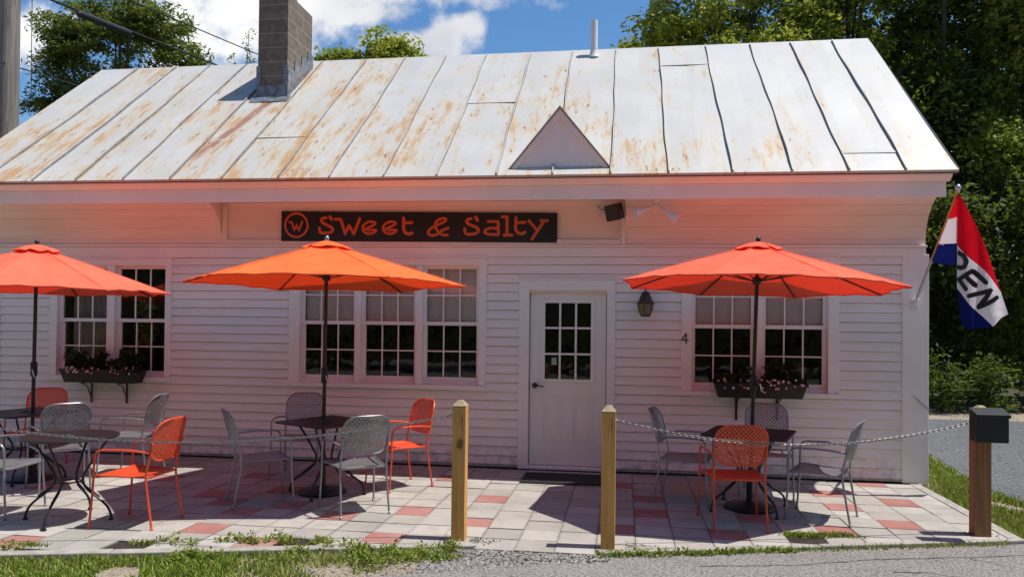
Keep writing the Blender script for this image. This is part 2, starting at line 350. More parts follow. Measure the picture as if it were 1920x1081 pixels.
def leaf_mat(name, cols, trans=.42, rough=.62):
    m, t, o = nodes(name)
    g = t.nodes.new('ShaderNodeNewGeometry')
    n = len(cols); c = ramp(t, g.outputs['Random Per Island'], [(i / (n - 1), x) for i, x in enumerate(cols)])
    big = noise(t, .55, 3, .6); c = mixc(t, tm(t, 'MULTIPLY', sstep(t, big, .42, .66), .55), c, cols[-1])
    p = t.nodes.new('ShaderNodeBsdfPrincipled'); t.links.new(c, p.inputs['Base Color']); p.inputs['Roughness'].default_value = rough; p.inputs['Specular IOR Level'].default_value = .22
    tr = t.nodes.new('ShaderNodeBsdfTranslucent'); t.links.new(mixc(t, .45, c, (.26, .30, .02)), tr.inputs[0])
    mxs = t.nodes.new('ShaderNodeMixShader'); mxs.inputs[0].default_value = trans
    t.links.new(p.outputs[0], mxs.inputs[1]); t.links.new(tr.outputs[0], mxs.inputs[2]); t.links.new(mxs.outputs[0], o.inputs[0]); return m
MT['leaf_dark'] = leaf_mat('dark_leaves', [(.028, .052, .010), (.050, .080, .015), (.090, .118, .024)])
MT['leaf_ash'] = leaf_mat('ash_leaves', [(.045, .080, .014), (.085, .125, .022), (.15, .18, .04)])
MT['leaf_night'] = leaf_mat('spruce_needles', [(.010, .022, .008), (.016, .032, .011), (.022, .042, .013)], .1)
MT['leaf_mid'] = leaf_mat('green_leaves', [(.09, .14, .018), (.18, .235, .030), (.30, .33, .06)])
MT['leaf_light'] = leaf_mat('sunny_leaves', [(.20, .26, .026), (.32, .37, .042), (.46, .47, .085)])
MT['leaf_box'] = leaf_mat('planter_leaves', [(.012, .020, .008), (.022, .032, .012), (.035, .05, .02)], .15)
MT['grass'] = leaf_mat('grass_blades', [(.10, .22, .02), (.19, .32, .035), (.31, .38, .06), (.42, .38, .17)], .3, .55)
MT['weed'] = leaf_mat('weed_leaves', [(.11, .19, .022), (.19, .26, .035), (.27, .30, .07)], .3, .55)
MT['bark'] = wood_mat('bark', (.045, .035, .028), (.085, .07, .055))
MT['stone'] = None
def pebble_mat():
    m, t, o = nodes('pebble_stone')
    g = t.nodes.new('ShaderNodeNewGeometry')
    c = ramp(t, g.outputs['Random Per Island'], [(0, (.085, .077, .068)), (.4, (.18, .165, .148)), (.75, (.26, .245, .225)), (1, (.36, .345, .325))])
    bsdf(t, o, c, .85, 0, .3); return m
MT['stone'] = pebble_mat()
G = -.04                                            # patio surface

# ------------------------------------------------------------------ ground
mb = MB(); mb.quad((-120, -60, -.080), (120, -60, -.080), (120, 150, -.080), (-120, 150, -.080)); obj('ground', mb, MT['soilground'], kind='structure')
mb = MB(); mb.quad((-120, 8.9, -.074), (120, 8.9, -.074), (120, 120, -.074), (-120, 120, -.074)); obj('forest_floor', mb, MT['forest'], kind='structure')
def kl(x): return -2.875 + .262 * x                 # left kerb: outer edge of the tiles
def kr(x): return -3.17 + .283 * x                  # right kerb
mb = MB()
edge = [(-40, -18.0), (-9, -6.6), (-4.2, -4.86), (-1.9, -4.12), (-1.35, -3.92), (-.62, -3.60), (-.18, -3.34), (.4, -3.14), (1.2, -2.905), (2.2, -2.62), (3.4, -2.28), (6, -1.55), (40, 7.9)]
for (x0, y0), (x1, y1) in zip(edge, edge[1:]): mb.quad((x0, -60, -.066), (x1, -60, -.066), (x1, y1, -.066), (x0, y0, -.066))
obj('road', mb, MT['asphalt'], kind='structure')
mb = MB()
lot = [(3.86, -1.3), (3.92, -.8), (3.96, .0), (4.03, .8), (4.18, 1.8), (4.26, 2.45), (4.55, 3.7), (4.8, 5.1), (5.0, 7.0)]
for (x0, y0), (x1, y1) in zip(lot, lot[1:]): mb.quad((x0, y0, -.071), (40, y0, -.071), (40, y1, -.071), (x1, y1, -.071))
obj('gravel_lot', mb, MT['lot'], kind='structure')
# cracks in the asphalt, thin real grooves filled with dark tar
mb = MB(); MT['tar'] = pm('tar', (.03, .03, .03), .8)
for pts in ([(.55, -3.40), (.95, -3.33), (1.35, -3.22), (1.8, -3.03), (2.2, -2.92), (2.6, -2.82), (3.3, -2.62)], [(2.75, -3.05), (2.72, -2.92), (2.60, -2.86), (2.62, -2.79)], [(1.9, -3.3), (2.15, -3.28), (2.4, -3.36)]):
    q = []
    for (a, b), (c, d) in zip(pts, pts[1:]):
        for k in range(6): q.append((a + (c - a) * k / 6 + rnd.uniform(-.008, .008), b + (d - b) * k / 6 + rnd.uniform(-.012, .012)))
    for (a, b), (c, d) in zip(q, q[1:]):
        wv = rnd.uniform(.003, .006); mb.quad((a, b - wv, -.062), (c, d - wv, -.062), (c, d + wv, -.062), (a, b + wv, -.062))
obj('road_crack', mb, MT['tar'], kind='structure')

# ------------------------------------------------------------------ patio: one sheet of pavers
def clip(poly, inside, cut):
    out = []
    for i in range(len(poly)):
        a, b = poly[i - 1], poly[i]; ia, ib = inside(a), inside(b)
        if ia != ib:
            lo, hi = (a, b) if ia else (b, a)
            for _ in range(24):
                mid = ((lo[0] + hi[0]) / 2, (lo[1] + hi[1]) / 2)
                lo, hi = (mid, hi) if inside(mid) else (lo, mid)
            out.append(lo)
        if ib: out.append(b)
    return out
T = .3048
red = {(-7, 7), (-7, 10), (-5, 5), (-5, 8), (-9, 8), (-12, 10), (-16, 12), (-10, 11), (-12, 8), (-13, 7), (-14, 6), (-11, 7), (-7, 2), (-17, 4), (0, 4), (0, 6), (-1, 8), (-1, 2), (2, 8), (3, 6), (5, 7),
       (7, 6), (8, 3), (6, 2), (6, 4), (8, 0), (-12, 5), (-14, 3), (-20, 6), (-22, 9), (-19, 3)}
mb = MB(); gap = .0026
for i in range(-30, 12):
    for j in range(0, 16):
        x0, x1 = (i + .32) * T - T + T, (i + 1.32) * T
        y1, y0 = min(-j * T, -.10), -(j + 1) * T
        xm = (x0 + x1) / 2
        p = [(x0 + gap, y0 + gap), (x1 - gap, y0 + gap), (x1 - gap, y1 - gap), (x0 + gap, y1 - gap)]
        entry = -4 <= i <= -2
        if entry:
            if j > 10: continue
        elif i < -4: p = clip(p, lambda q: q[1] > kl(q[0]), 0)
        else: p = clip(p, lambda q: q[1] > kr(q[0]), 0)
        if i >= 9: p = clip(p, lambda q: q[0] < 3.12, 0) if p else p
        if len(p) < 3 or xm < -9: continue
        if (i, j) in {(4, 8), (-13, 12), (-9, 11), (-15, 13)}: continue
        z = G + rnd.uniform(-.003, .003); tx, ty = rnd.uniform(-.009, .009), rnd.uniform(-.009, .009)
        n = len(p); zz = [z + (q[0] - xm) * tx + (q[1] - y0) * ty for q in p]
        vs = [(q[0], q[1], h) for q, h in zip(p, zz)] + [(q[0], q[1], G - .03) for q in p]
        m = 1 if (i, j) in red else 0
        mb.add(vs, [tuple(range(n))] + [(k, n + k, n + (k + 1) % n, (k + 1) % n) for k in range(n)], m)
patio = obj('patio', mb, [MT['tile'], MT['redtile']], kind='structure')
MT['mortar'] = pm('joint_sand', (.27, .245, .205), .95, var=.25, sc=20)
mb = MB()
mb.add([(-9, .1, G - .012), (-9, kl(-9) + .02, G - .012), (-1.13, kl(-1.13) + .02, G - .012), (-1.13, -3.36, G - .012), (-.2, -3.36, G - .012), (-.2, kr(-.2) + .02, G - .012), (3.12, kr(3.12) + .02, G - .012), (3.12, .1, G - .012)], [tuple(range(8))])
obj('patio_bed', mb, MT['mortar'], kind='structure')
mb = MB()
for i, j in ((4, 8), (-13, 12), (-9, 11), (-15, 13)):
    q = clip([((i + .325) * T, -(j + .995) * T), ((i + 1.315) * T, -(j + .995) * T), ((i + 1.315) * T, -(j + .005) * T), ((i + .325) * T, -(j + .005) * T)], lambda v: v[1] > (kr if i > 0 else kl)(v[0]) + .004, 0)
    if len(q) > 2: mb.add([(x, y, G - .0085) for x, y in q], [tuple(range(len(q)))])
obj('bare_soil', mb, MT['soil'], kind='structure')
mb = MB()
def kerb(p, q, wd, z1, seg=None):
    p, q = Vector((*p, 0)), Vector((*q, 0)); n = Vector((-(q - p).y, (q - p).x, 0)).normalized() * -wd; L_ = (q - p).length
    k = seg or max(1, int(L_ / 1.2))
    for i in range(k):
        a = p.lerp(q, i / k + (.0025 / L_)); b = p.lerp(q, (i + 1) / k - (.0025 / L_)); j = rnd.uniform(-.004, .004)
        vs = [a, b, b + n, a + n]
        mb.add([(v.x, v.y, z) for z in (-.2, z1 + j) for v in vs], [(3, 2, 1, 0), (4, 5, 6, 7), (0, 1, 5, 4), (1, 2, 6, 5), (2, 3, 7, 6), (3, 0, 4, 7)])
kerb((-9, kl(-9)), (-1.13, kl(-1.13)), .105, G + .004)
kerb((-.19, kr(-.19)), (3.24, kr(3.24)), .062, G + .002)
kerb((3.125, kr(3.12) + .01), (3.125, -.06), .11, G + .006)
o = obj('kerb', mb, MT['kerb'], kind='structure'); bevel(o, .008)

# ------------------------------------------------------------------ the building
B = thing('cafe_building', 'white clapboard one-storey cafe with a rusty pale metal roof', 'building')
def sh(x): return .0055 * (3.3 - x)                  # the long eave has sagged a little to the right
def lift(mb, z0=2.48, z1=2.58):
    mb.v = [(x, y, z + sh(x) * min(1, max(0, (z - z0) / (z1 - z0)))) for x, y, z in mb.v]
OPEN = [(-7.47, -5.75, .90, 2.475), (-4.15, -1.65, .88, 2.47), (.65, 2.39, .88, 2.475), (-1.25, -.11, -.2, 2.21)]
mb = MB()
xs = sorted({-8.2, 3.06} | {x for o_ in OPEN for x in o_[:2]})
for i in range(23):
    z0, z1 = i * .1085, min((i + 1) * .1085, 2.482)
    for xa, xb in zip(xs, xs[1:]):
        zr = [(z0, z1)]
        for a, b, c, d in OPEN:
            if a <= xa and xb <= b:
                zr = [r_ for lo, hi in zr for r_ in ((lo, min(hi, c)), (max(lo, d), hi)) if r_[1] - r_[0] > .002]
        for lo, hi in zr:
            yf = lambda z: -.034 + .022 * (z - z0) / .1085; lo0 = lo; lo = lo + (.0065 if lo == z0 else 0)
            n = max(1, int((xb - xa) / .9)); oy = rnd.uniform(-.0022, .0022)
            for k in range(n):
                u0, u1 = xa + (xb - xa) * k / n, xa + (xb - xa) * (k + 1) / n
                if k and rnd.random() < .3: u0 += .003; oy = rnd.uniform(-.0022, .0022)
                wob = [.0022 * math.sin(u * 2.3 + i * 1.7) for u in (u0, u1)]
                mb.add([(u0, yf(lo) + oy, lo + wob[0]), (u1, yf(lo) + oy, lo + wob[1]), (u1, yf(hi) + oy * .3, hi + wob[1]), (u0, yf(hi) + oy * .3, hi + wob[0]), (u0, -.004, lo + wob[0]), (u1, -.004, lo + wob[1])],
                       [(0, 1, 2, 3), (4, 5, 1, 0)])
obj('clapboard_siding', mb, MT['siding'], B)
# wall core with real openings
SASH = {'L': [(-7.36, -6.65), (-6.54, -5.83)], 'M': [(-4.01, -3.29), (-3.22, -2.52), (-2.44, -1.74)], 'R': [(.77, 1.48), (1.56, 2.27)]}
ZB, ZM, ZT = .965, 1.675, 2.385
holes = [(a, b, ZB, ZT) for v in SASH.values() for a, b in v] + [(-1.13, -.21, 0.0, 2.085)]
mb = MB(); xs = sorted({-8.45, 3.30} | {x for h in holes for x in h[:2]}); zs = [-.03, 0.0, ZB, 2.085, ZT, 3.05]
for xa, xb in zip(xs, xs[1:]):
    for za, zb in zip(zs, zs[1:]):
        if not any(h[0] <= xa and xb <= h[1] and h[2] <= za and zb <= h[3] for h in holes): mb.box(xa, xb, 0, .12, za, zb)
mb.prism([(.121, -.03), (4.68, -.03), (4.68, 3.78), (2.34, 5.70), (.121, 3.86)], 0, 3.18, 3.30)
mb.prism([(.121, -.03), (4.68, -.03), (4.68, 3.78), (2.34, 5.70), (.121, 3.86)], 0, -8.45, -8.33)
mb.box(-8.33, 3.18, 4.56, 4.68, -.03, 3.7)
obj('wall', mb, MT['siding'], B)
mb = MB(); mb.box(-8.33, 3.18, 2.6, 2.66, 0, 2.7); mb.box(-8.33, 3.18, .125, 2.6, -.02, .0); mb.box(-8.33, 3.18, .125, 2.6, 2.7, 2.74)
obj('interior_room', mb, MT['dark_room'], B)
mb = MB(); mb.box(-8.38, 3.24, .012, .11, -.3, -.031); mb.box(-8.4, 3.12, -.115, .011, -.3, -.062); obj('foundation', mb, MT['foundation'], B)
for x0, x1 in ((3.06, 3.303), (-8.453, -8.2)):
    mb = MB(); mb.box(x0, x1, -.042, -.002, -.035, 2.50)
    if x0 > 0: mb.box(3.302, 3.335, -.042, .14, -.035, 2.50)
    bevel(obj('corner_board', mb, MT['white'], B), .004)
mb = MB(); mb.box(-8.45, 3.303, -.038, -.002, 2.484, 2.575); mb.box(-8.45, 3.31, -.062, -.002, 2.577, 2.602); lift(mb)
bevel(obj('frieze_board', mb, MT['white'], B), .004)
# coved soffit left and right of the sign bay
def cove(x0, x1):
    mb = MB(); prof = []
    for k in range(25):
        a = math.pi / 2 * k / 24
        y, z = -.535 + .51 * math.cos(a), 2.606 + .525 * math.sin(a)
        prof.append((y, z))
        if k % 4 == 2 and k < 23: prof += [(y + .004, z + .003), (y - .001, z + .006)]
    prof += [(-.535, 3.15), (-.003, 3.15), (-.003, 2.606)]
    n = max(2, int((x1 - x0) / .5)); m_ = len(prof)
    for k in range(n + 1):
        x = x0 + (x1 - x0) * k / n; mb.v += [(x, y, z) for y, z in prof]
    for k in range(n):
        for j in range(m_):
            a = k * m_ + j; b = k * m_ + (j + 1) % m_; mb.f.append((a, b, b + m_, a + m_)); mb.m.append(0)
    mb.f += [tuple(range(m_))[::-1], tuple(n * m_ + j for j in range(m_))]; mb.m += [0, 0]
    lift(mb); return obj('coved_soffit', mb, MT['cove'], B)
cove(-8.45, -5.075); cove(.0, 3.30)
mb = MB()
mb.box(-5.07, -.005, -.535, .0, 3.135, 3.155)                       # flat soffit over the sign bay
mb.box(-5.07, -.005, -.012, -.001, 2.606, 3.134)                    # flat bay panel
mb.box(-5.07, -5.0, -.045, -.0125, 2.606, 3.133); mb.box(-.075, -.006, -.045, -.0125, 2.606, 3.133)
mb.box(-4.999, -.076, -.05, -.0125, 2.606, 2.668); mb.box(-4.999, -.076, -.03, -.0125, 3.075, 3.133)
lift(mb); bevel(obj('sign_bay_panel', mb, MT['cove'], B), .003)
mb = MB(); mb.prism([(-.013, 2.606), (-.062, 2.606), (-.062, 2.80), (-.10, 2.91), (-.20, 3.03), (-.535, 3.134), (-.013, 3.134)], 0, -.0045, .0); mb.prism([(-.03, 2.606), (-.07, 2.606), (-.07, 3.133), (-.03, 3.133)], 0, -.04, -.0055); lift(mb)
obj('bay_end_board', mb, MT['white'], B)
mb = MB(); mb.box(-8.47, 3.31, -.562, -.537, 3.055, 3.215); mb.prism([(-.537, 3.216), (-.575, 3.216), (-.592, 3.235), (-.63, 3.262), (-.64, 3.283), (-.537, 3.283)], 0, -8.5, 3.345); lift(mb)
bevel(obj('fascia', mb, MT['white'], B), .003)
mb = MB(); mb.box(-8.53, 3.385, -.672, -.60, 3.284, 3.306); lift(mb); obj('drip_edge', mb, MT['rustedge'], B)
# roof: two slopes with standing seams, cross joints and a gentle waviness
EY, EZ, RY, RZ = -.69, 3.312, 2.34, 5.80
def rp(x, s, h=0):                                   # s along the slope 0 (eave) .. 1 (ridge)
    ez = EZ + sh(x); sl = math.atan2(RZ - ez, RY - EY)
    y = EY + (RY - EY) * s; z = ez + (RZ - ez) * s
    return (x, y - h * math.sin(sl), z + h * math.cos(sl))
mb = MB(); X0, X1 = -8.54, 3.385; nx, ns = 74, 18
for i in range(nx + 1):
    for j in range(ns + 1):
        x = X0 + (X1 - X0) * i / nx; s = j / ns
        wv = .004 * math.sin(x * 9.77) * math.sin(s * 5 + x) + .003 * math.sin(x * 3.1 + s * 4)
        mb.v.append(rp(x, s, wv if 0 < j < ns else 0))
for i in range(nx):
    for j in range(ns):
        a = i * (ns + 1) + j; mb.f.append((a, a + ns + 1, a + ns + 2, a + 1)); mb.m.append(0)
def strip(pts0, pts1, m=0):
    for (a, b), (c, d) in zip(zip(pts0, pts1), zip(pts0[1:], pts1[1:])): mb.quad(a, c, d, b, m)
top = [rp(X0 + (X1 - X0) * i / nx, 0) for i in range(nx + 1)]
strip([(x, y + .012, z - .024) for x, y, z in top], top)
for x in (X0, X1):
    a = [rp(x, s / 10, -.045) for s in range(11)]; b = [rp(x, s / 10, .012) for s in range(11)]; strip(a, b)
bk = [(x, 2 * RY - y, z) for x, y, z in top]; rg = [rp(X0 + (X1 - X0) * i / nx, 1) for i in range(nx + 1)]
strip(rg, bk)
SEAM = [-7.88, -7.20, -6.62, -6.0, -5.385, -4.715, -4.015, -3.385, -2.745, -2.11, -1.435, -.795, -.155, .46, 1.13, 1.755, 2.315, 2.885]
for x in SEAM:
    n = 22; pl, pr, pt = [], [], []
    ph = rnd.uniform(0, 6)
    for k in range(n + 1):
        s = k / n * .985; dx = .008 * math.sin(s * 7 + ph) + .004 * math.sin(s * 23 + ph * 2)
        hh = .030 + .004 * math.sin(s * 15 + ph)
        pl.append([rp(x + dx - .008, s, .0), rp(x + dx - .006, s, hh), rp(x + dx + .006, s, hh), rp(x + dx + .008, s, .0)])
    for a, b in zip(pl, pl[1:]):
        for k in range(3): mb.quad(a[k], b[k], b[k + 1], a[k + 1], 0 if k == 1 else 1)
    mb.quad(*pl[0])
for xa, xb, y in ((-4.705, -4.025, .17), (-2.10, -1.445, .885), (.47, 1.12, 1.75), (2.325, 2.875, -.38)):
    s = (y - EY) / (RY - EY)
    mb.add([rp(xa, s - .004, .001), rp(xb, s - .004, .001), rp(xb, s - .004, .010), rp(xa, s - .004, .010), rp(xa, s + .02, .004), rp(xb, s + .02, .004)], [(0, 1, 2, 3), (3, 2, 5, 4)])
MT['seam'] = pm('weathered_seam', (.27, .275, .29), .5, .2, var=.2, sc=8)
obj('roof', mb, [MT['roof'], MT['seam']], B)
# little triangular gable on the eave
mb = MB(); gx, gz, gy = -.74, 4.10, -.56; b0, b1, bz = -1.31, -.175, 3.425
gp = [(b0 + .05, bz), (b1 - .05, bz), (gx, gz - .07)]
mb.prism(gp, 1, gy + .02, gy + .06)
gab = obj('roof_gable', mb, MT['white'], B)
mb = MB()
for (xa, za), (xb, zb), sg in (((b0, bz - .015), (gx, gz), 1), ((b1, bz - .015), (gx, gz), -1)):
    d = Vector((xb - xa, 0, zb - za)).normalized(); nrm = Vector((d.z, 0, -d.x)) * sg * .065
    mb.prism([(xa, za), (xb, zb), (xb, zb - .095), (xa + nrm.x * 1.0 + d.x * .02, za + .0)], 1, gy - .01, gy + .018)
obj('rake_trim', mb, MT['white'], gab)
mb = MB()
for (xa, za), (xb, zb) in (((b0 - .012, bz - .02), (gx, gz + .012)), ((b1 + .012, bz - .02), (gx, gz + .012))):
    sb = lambda z: EY + (z - EZ - .02) / (RZ - EZ) * (RY - EY)
    mb.add([(xa, gy - .03, za), (xb, gy - .03, zb), (xb, sb(zb), zb), (xa, sb(za) + .02, za), (xa, gy - .03, za + .016), (xb, gy - .03, zb + .018), (xb, sb(zb), zb + .018), (xa, sb(za) + .02, za + .016)],
           [(3, 2, 1, 0), (4, 5, 6, 7), (0, 1, 5, 4), (1, 2, 6, 5), (2, 3, 7, 6), (3, 0, 4, 7)])
obj('gable_roof', mb, MT['roof'], gab)
mb = MB(); mb.lathe([(.052, 5.55), (.052, 6.15)], (-.48, 2.13, 0), 20); mb.lathe([(.085, 5.60), (.062, 5.66), (.056, 5.70)], (-.48, 2.13, 0), 20)
obj('vent_pipe', mb, MT['pvc'], B, True)
mb = MB(); mb.box(-5.25, -4.80, 1.2, 2.05, 4.5, 6.385)
ch = bevel(obj('chimney', mb, MT['block'], B), .006)
mb = MB(); mb.lathe([(.13, 6.38), (.13, 6.62)], (-5.0, 1.62, 0), 20); obj('flue', mb, MT['clay'], ch, True)
mb = MB()
def rz(y): return EZ + sh(-5) + (RZ - EZ - sh(-5)) * (y - EY) / (RY - EY)
mb.box(-5.262, -4.788, 1.185, 1.1985, rz(1.19) - .1, 5.06); mb.box(-5.262, -5.20, 1.180, 1.1845, 5.06, 5.34); mb.box(-4.85, -4.788, 1.180, 1.1845, 5.06, 5.34)
for k, (ya, yb) in enumerate(((1.199, 1.42), (1.42, 1.66), (1.66, 1.88), (1.88, 2.06))):
    zt = rz((ya + yb) / 2) + .36 - .03 * k
    mb.box(-4.799, -4.786 + .002 * (k % 2), ya, yb, rz(ya) - .1, zt); mb.box(-5.264, -5.251, ya, yb, rz(ya) - .1, zt)
mb.add([(-5.32, 1.08, rz(1.08) + .012), (-4.73, 1.08, rz(1.08) + .012), (-4.73, 1.19, rz(1.19) + .03), (-5.32, 1.19, rz(1.19) + .03)], [(0, 1, 2, 3)])
obj('flashing', mb, MT['flash'], ch)

# windows
def casing(name, x0, x1, sashes, zb, zt):
    mb = MB(); yf = -.046
    mb.box(x0, sashes[0][0], yf, -.003, zb + .055, zt); mb.box(sashes[-1][1], x1, yf, -.003, zb + .055, zt)
    mb.box(sashes[0][0] + .0, sashes[-1][1], yf - .002, -.003, ZT, zt)
    for (a, b), (c, d) in zip(sashes, sashes[1:]): mb.box(b, c, yf + .004, -.003, zb + .055, ZT - .001)
    mb.box(x0 - .012, x1 + .012, yf - .025, -.003, zb, zb + .054); mb.box(x0 - .008, x1 + .008, yf - .018, -.003, zt + .001, zt + .022)
    return bevel(obj('window_casing', mb, MT['white'], B), .004)
def window(x0, x1, blind=False):
    mb = MB(); sw = .042
    for y, za, zb in ((.018, ZM - .02, ZT), (.052, ZB, ZM + .022)):
        mb.box(x0, x0 + sw, y, y + .03, za, zb); mb.box(x1 - sw, x1, y, y + .03, za, zb)
        lo = .06 if za == ZB else .045
        mb.box(x0 + sw, x1 - sw, y, y + .03, za, za + lo); mb.box(x0 + sw, x1 - sw, y, y + .03, zb - .042, zb)
        gx0, gx1, gz0, gz1 = x0 + sw, x1 - sw, za + lo, zb - .042
        for k in (1, 2):
            xm = gx0 + (gx1 - gx0) * k / 3; mb.box(xm - .008, xm + .008, y + .004, y + .024, gz0, gz1)
        zm = (gz0 + gz1) / 2
        for k in range(3):
            a = gx0 + (gx1 - gx0) * k / 3 + (.008 if k else 0); b = gx0 + (gx1 - gx0) * (k + 1) / 3 - (.008 if k < 2 else 0)
            mb.box(a, b, y + .005, y + .023, zm - .008, zm + .008)
    mb.box(x0 + .24, x0 + .31, .008, .018, ZM + .0, ZM + .018)
    f = obj('window', mb, MT['white'], B)
    for y, za, zb in ((.033, ZM, ZT - .02), (.067, ZB + .03, ZM)):
        mb = MB(); mb.quad((x0 + .02, y, za), (x1 - .02, y, za), (x1 - .02, y, zb), (x0 + .02, y, zb)); obj('pane', mb, MT['glass'], f)
    if blind:
        mb = MB(); n = 28
        for k in range(n):
            a, b = x0 + .03 + (x1 - x0 - .06) * k / n, x0 + .03 + (x1 - x0 - .06) * (k + 1) / n
            ya, yb = .092 + .0012 * math.sin(k * 1.1), .092 + .0012 * math.sin((k + 1) * 1.1)
            mb.quad((a, ya, ZM + .01), (b, yb, ZM + .01), (b, yb, ZT), (a, ya, ZT))
        obj('curtain', mb, MT['shade'], f, True)
for key, (x0, x1, zb, zt) in zip('LMR', OPEN[:3]):
    casing('window_casing', x0, x1, SASH[key], zb, zt)
    for a, b in SASH[key]: window(a, b, key != 'L')
mb = MB()
for k in range(30): a, b = -7.28 + .5 * k / 30, -7.28 + .5 * (k + 1) / 30; mb.quad((a, .17 + .014 * math.sin(k * 1.3), .98), (b, .17 + .014 * math.sin((k + 1) * 1.3), .98), (b, .17 + .014 * math.sin((k + 1) * 1.3), 2.0), (a, .17 + .014 * math.sin(k * 1.3), 2.0))
obj('curtain', mb, pm('grey_curtain', (.42, .40, .38), .85, var=.06), B, True)
# door
mb = MB(); mb.box(-1.25, -1.131, -.046, -.003, G + .005, 2.21); mb.box(-.209, -.11, -.046, -.003, G + .005, 2.21); mb.box(-1.131, -.209, -.046, -.003, 2.086, 2.21)
mb.box(-1.265, -.095, -.058, -.003, 2.211, 2.232)
mb.box(-1.13, -.21, .0, .02, 2.06, 2.085); mb.box(-1.14, -.2, -.05, .10, -.035, -.004)
bevel(obj('door_casing', mb, MT['white'], B), .004)
mb = MB(); dx0, dx1, y0, y1 = -1.122, -.218, .035, .078
gx0, gx1, gz0, gz1 = -.955, -.385, 1.02, 1.95
mb.box(dx0, gx0, y0, y1, .006, 2.06); mb.box(gx1, dx1, y0, y1, .006, 2.06); mb.box(gx0, gx1, y0, y1, .006, gz0); mb.box(gx0, gx1, y0, y1, gz1, 2.06)
for a, b, c, d in ((gx0 - .035, gx1 + .035, gz0 - .03, gz0 + .012), (gx0 - .035, gx1 + .035, gz1 - .012, gz1 + .03)): mb.box(a, b, y0 - .012, y0, c, d)
for a, b in ((gx0 - .035, gx0 + .012), (gx1 - .012, gx1 + .035)): mb.box(a, b, y0 - .012, y0, gz0 + .0125, gz1 - .0125)
for k in (1, 2):
    xm = gx0 + (gx1 - gx0) * k / 3; mb.box(xm - .012, xm + .012, y0 - .006, y0 + .018, gz0 + .012, gz1 - .012)
    zm = gz0 + (gz1 - gz0) * k / 3
    for q in range(3): mb.box(gx0 + (gx1 - gx0) * q / 3 + .0125, gx0 + (gx1 - gx0) * (q + 1) / 3 - .0125, y0 - .006, y0 + .018, zm - .012, zm + .012)
for a, b in ((-.965, -.735), (-.605, -.375)):
    c, d = .30, .84
    for q in range(2):
        e = .028 * q; hh = .007 - .003 * q
        mb.box(a + e, b - e, y0 - hh, y0, c + e, c + e + .014); mb.box(a + e, b - e, y0 - hh, y0, d - e - .014, d - e)
        mb.box(a + e, a + e + .014, y0 - hh, y0, c + e + .0145, d - e - .0145); mb.box(b - e - .014, b - e, y0 - hh, y0, c + e + .0145, d - e - .0145)
    mb.box(a + .06, b - .06, y0 - .005, y0, c + .06, d - .06)
dr = bevel(obj('door', mb, MT['door'], B), .003)
mb = MB(); mb.quad((gx0, .055, gz0), (gx1, .055, gz0), (gx1, .055, gz1), (gx0, .055, gz1)); obj('pane', mb, MT['glass'], dr)
mb = MB(); mb.box(-.865, -.805, .058, .061, 1.20, 1.285); obj('paper_notice', mb, MT['white'], dr)
mb = MB(); mb.tube([(-1.06, .034, .95), (-1.06, .014, .95)], [.034, .030], 18); mb.tube([(-1.06, .02, .95), (-1.06, -.025, .95), (-1.045, -.032, .95), (-.99, -.03, .948), (-.945, -.026, .938)], [.010, .010, .010, .008, .007], 10)
obj('handle', mb, MT['bronze'], dr, True)

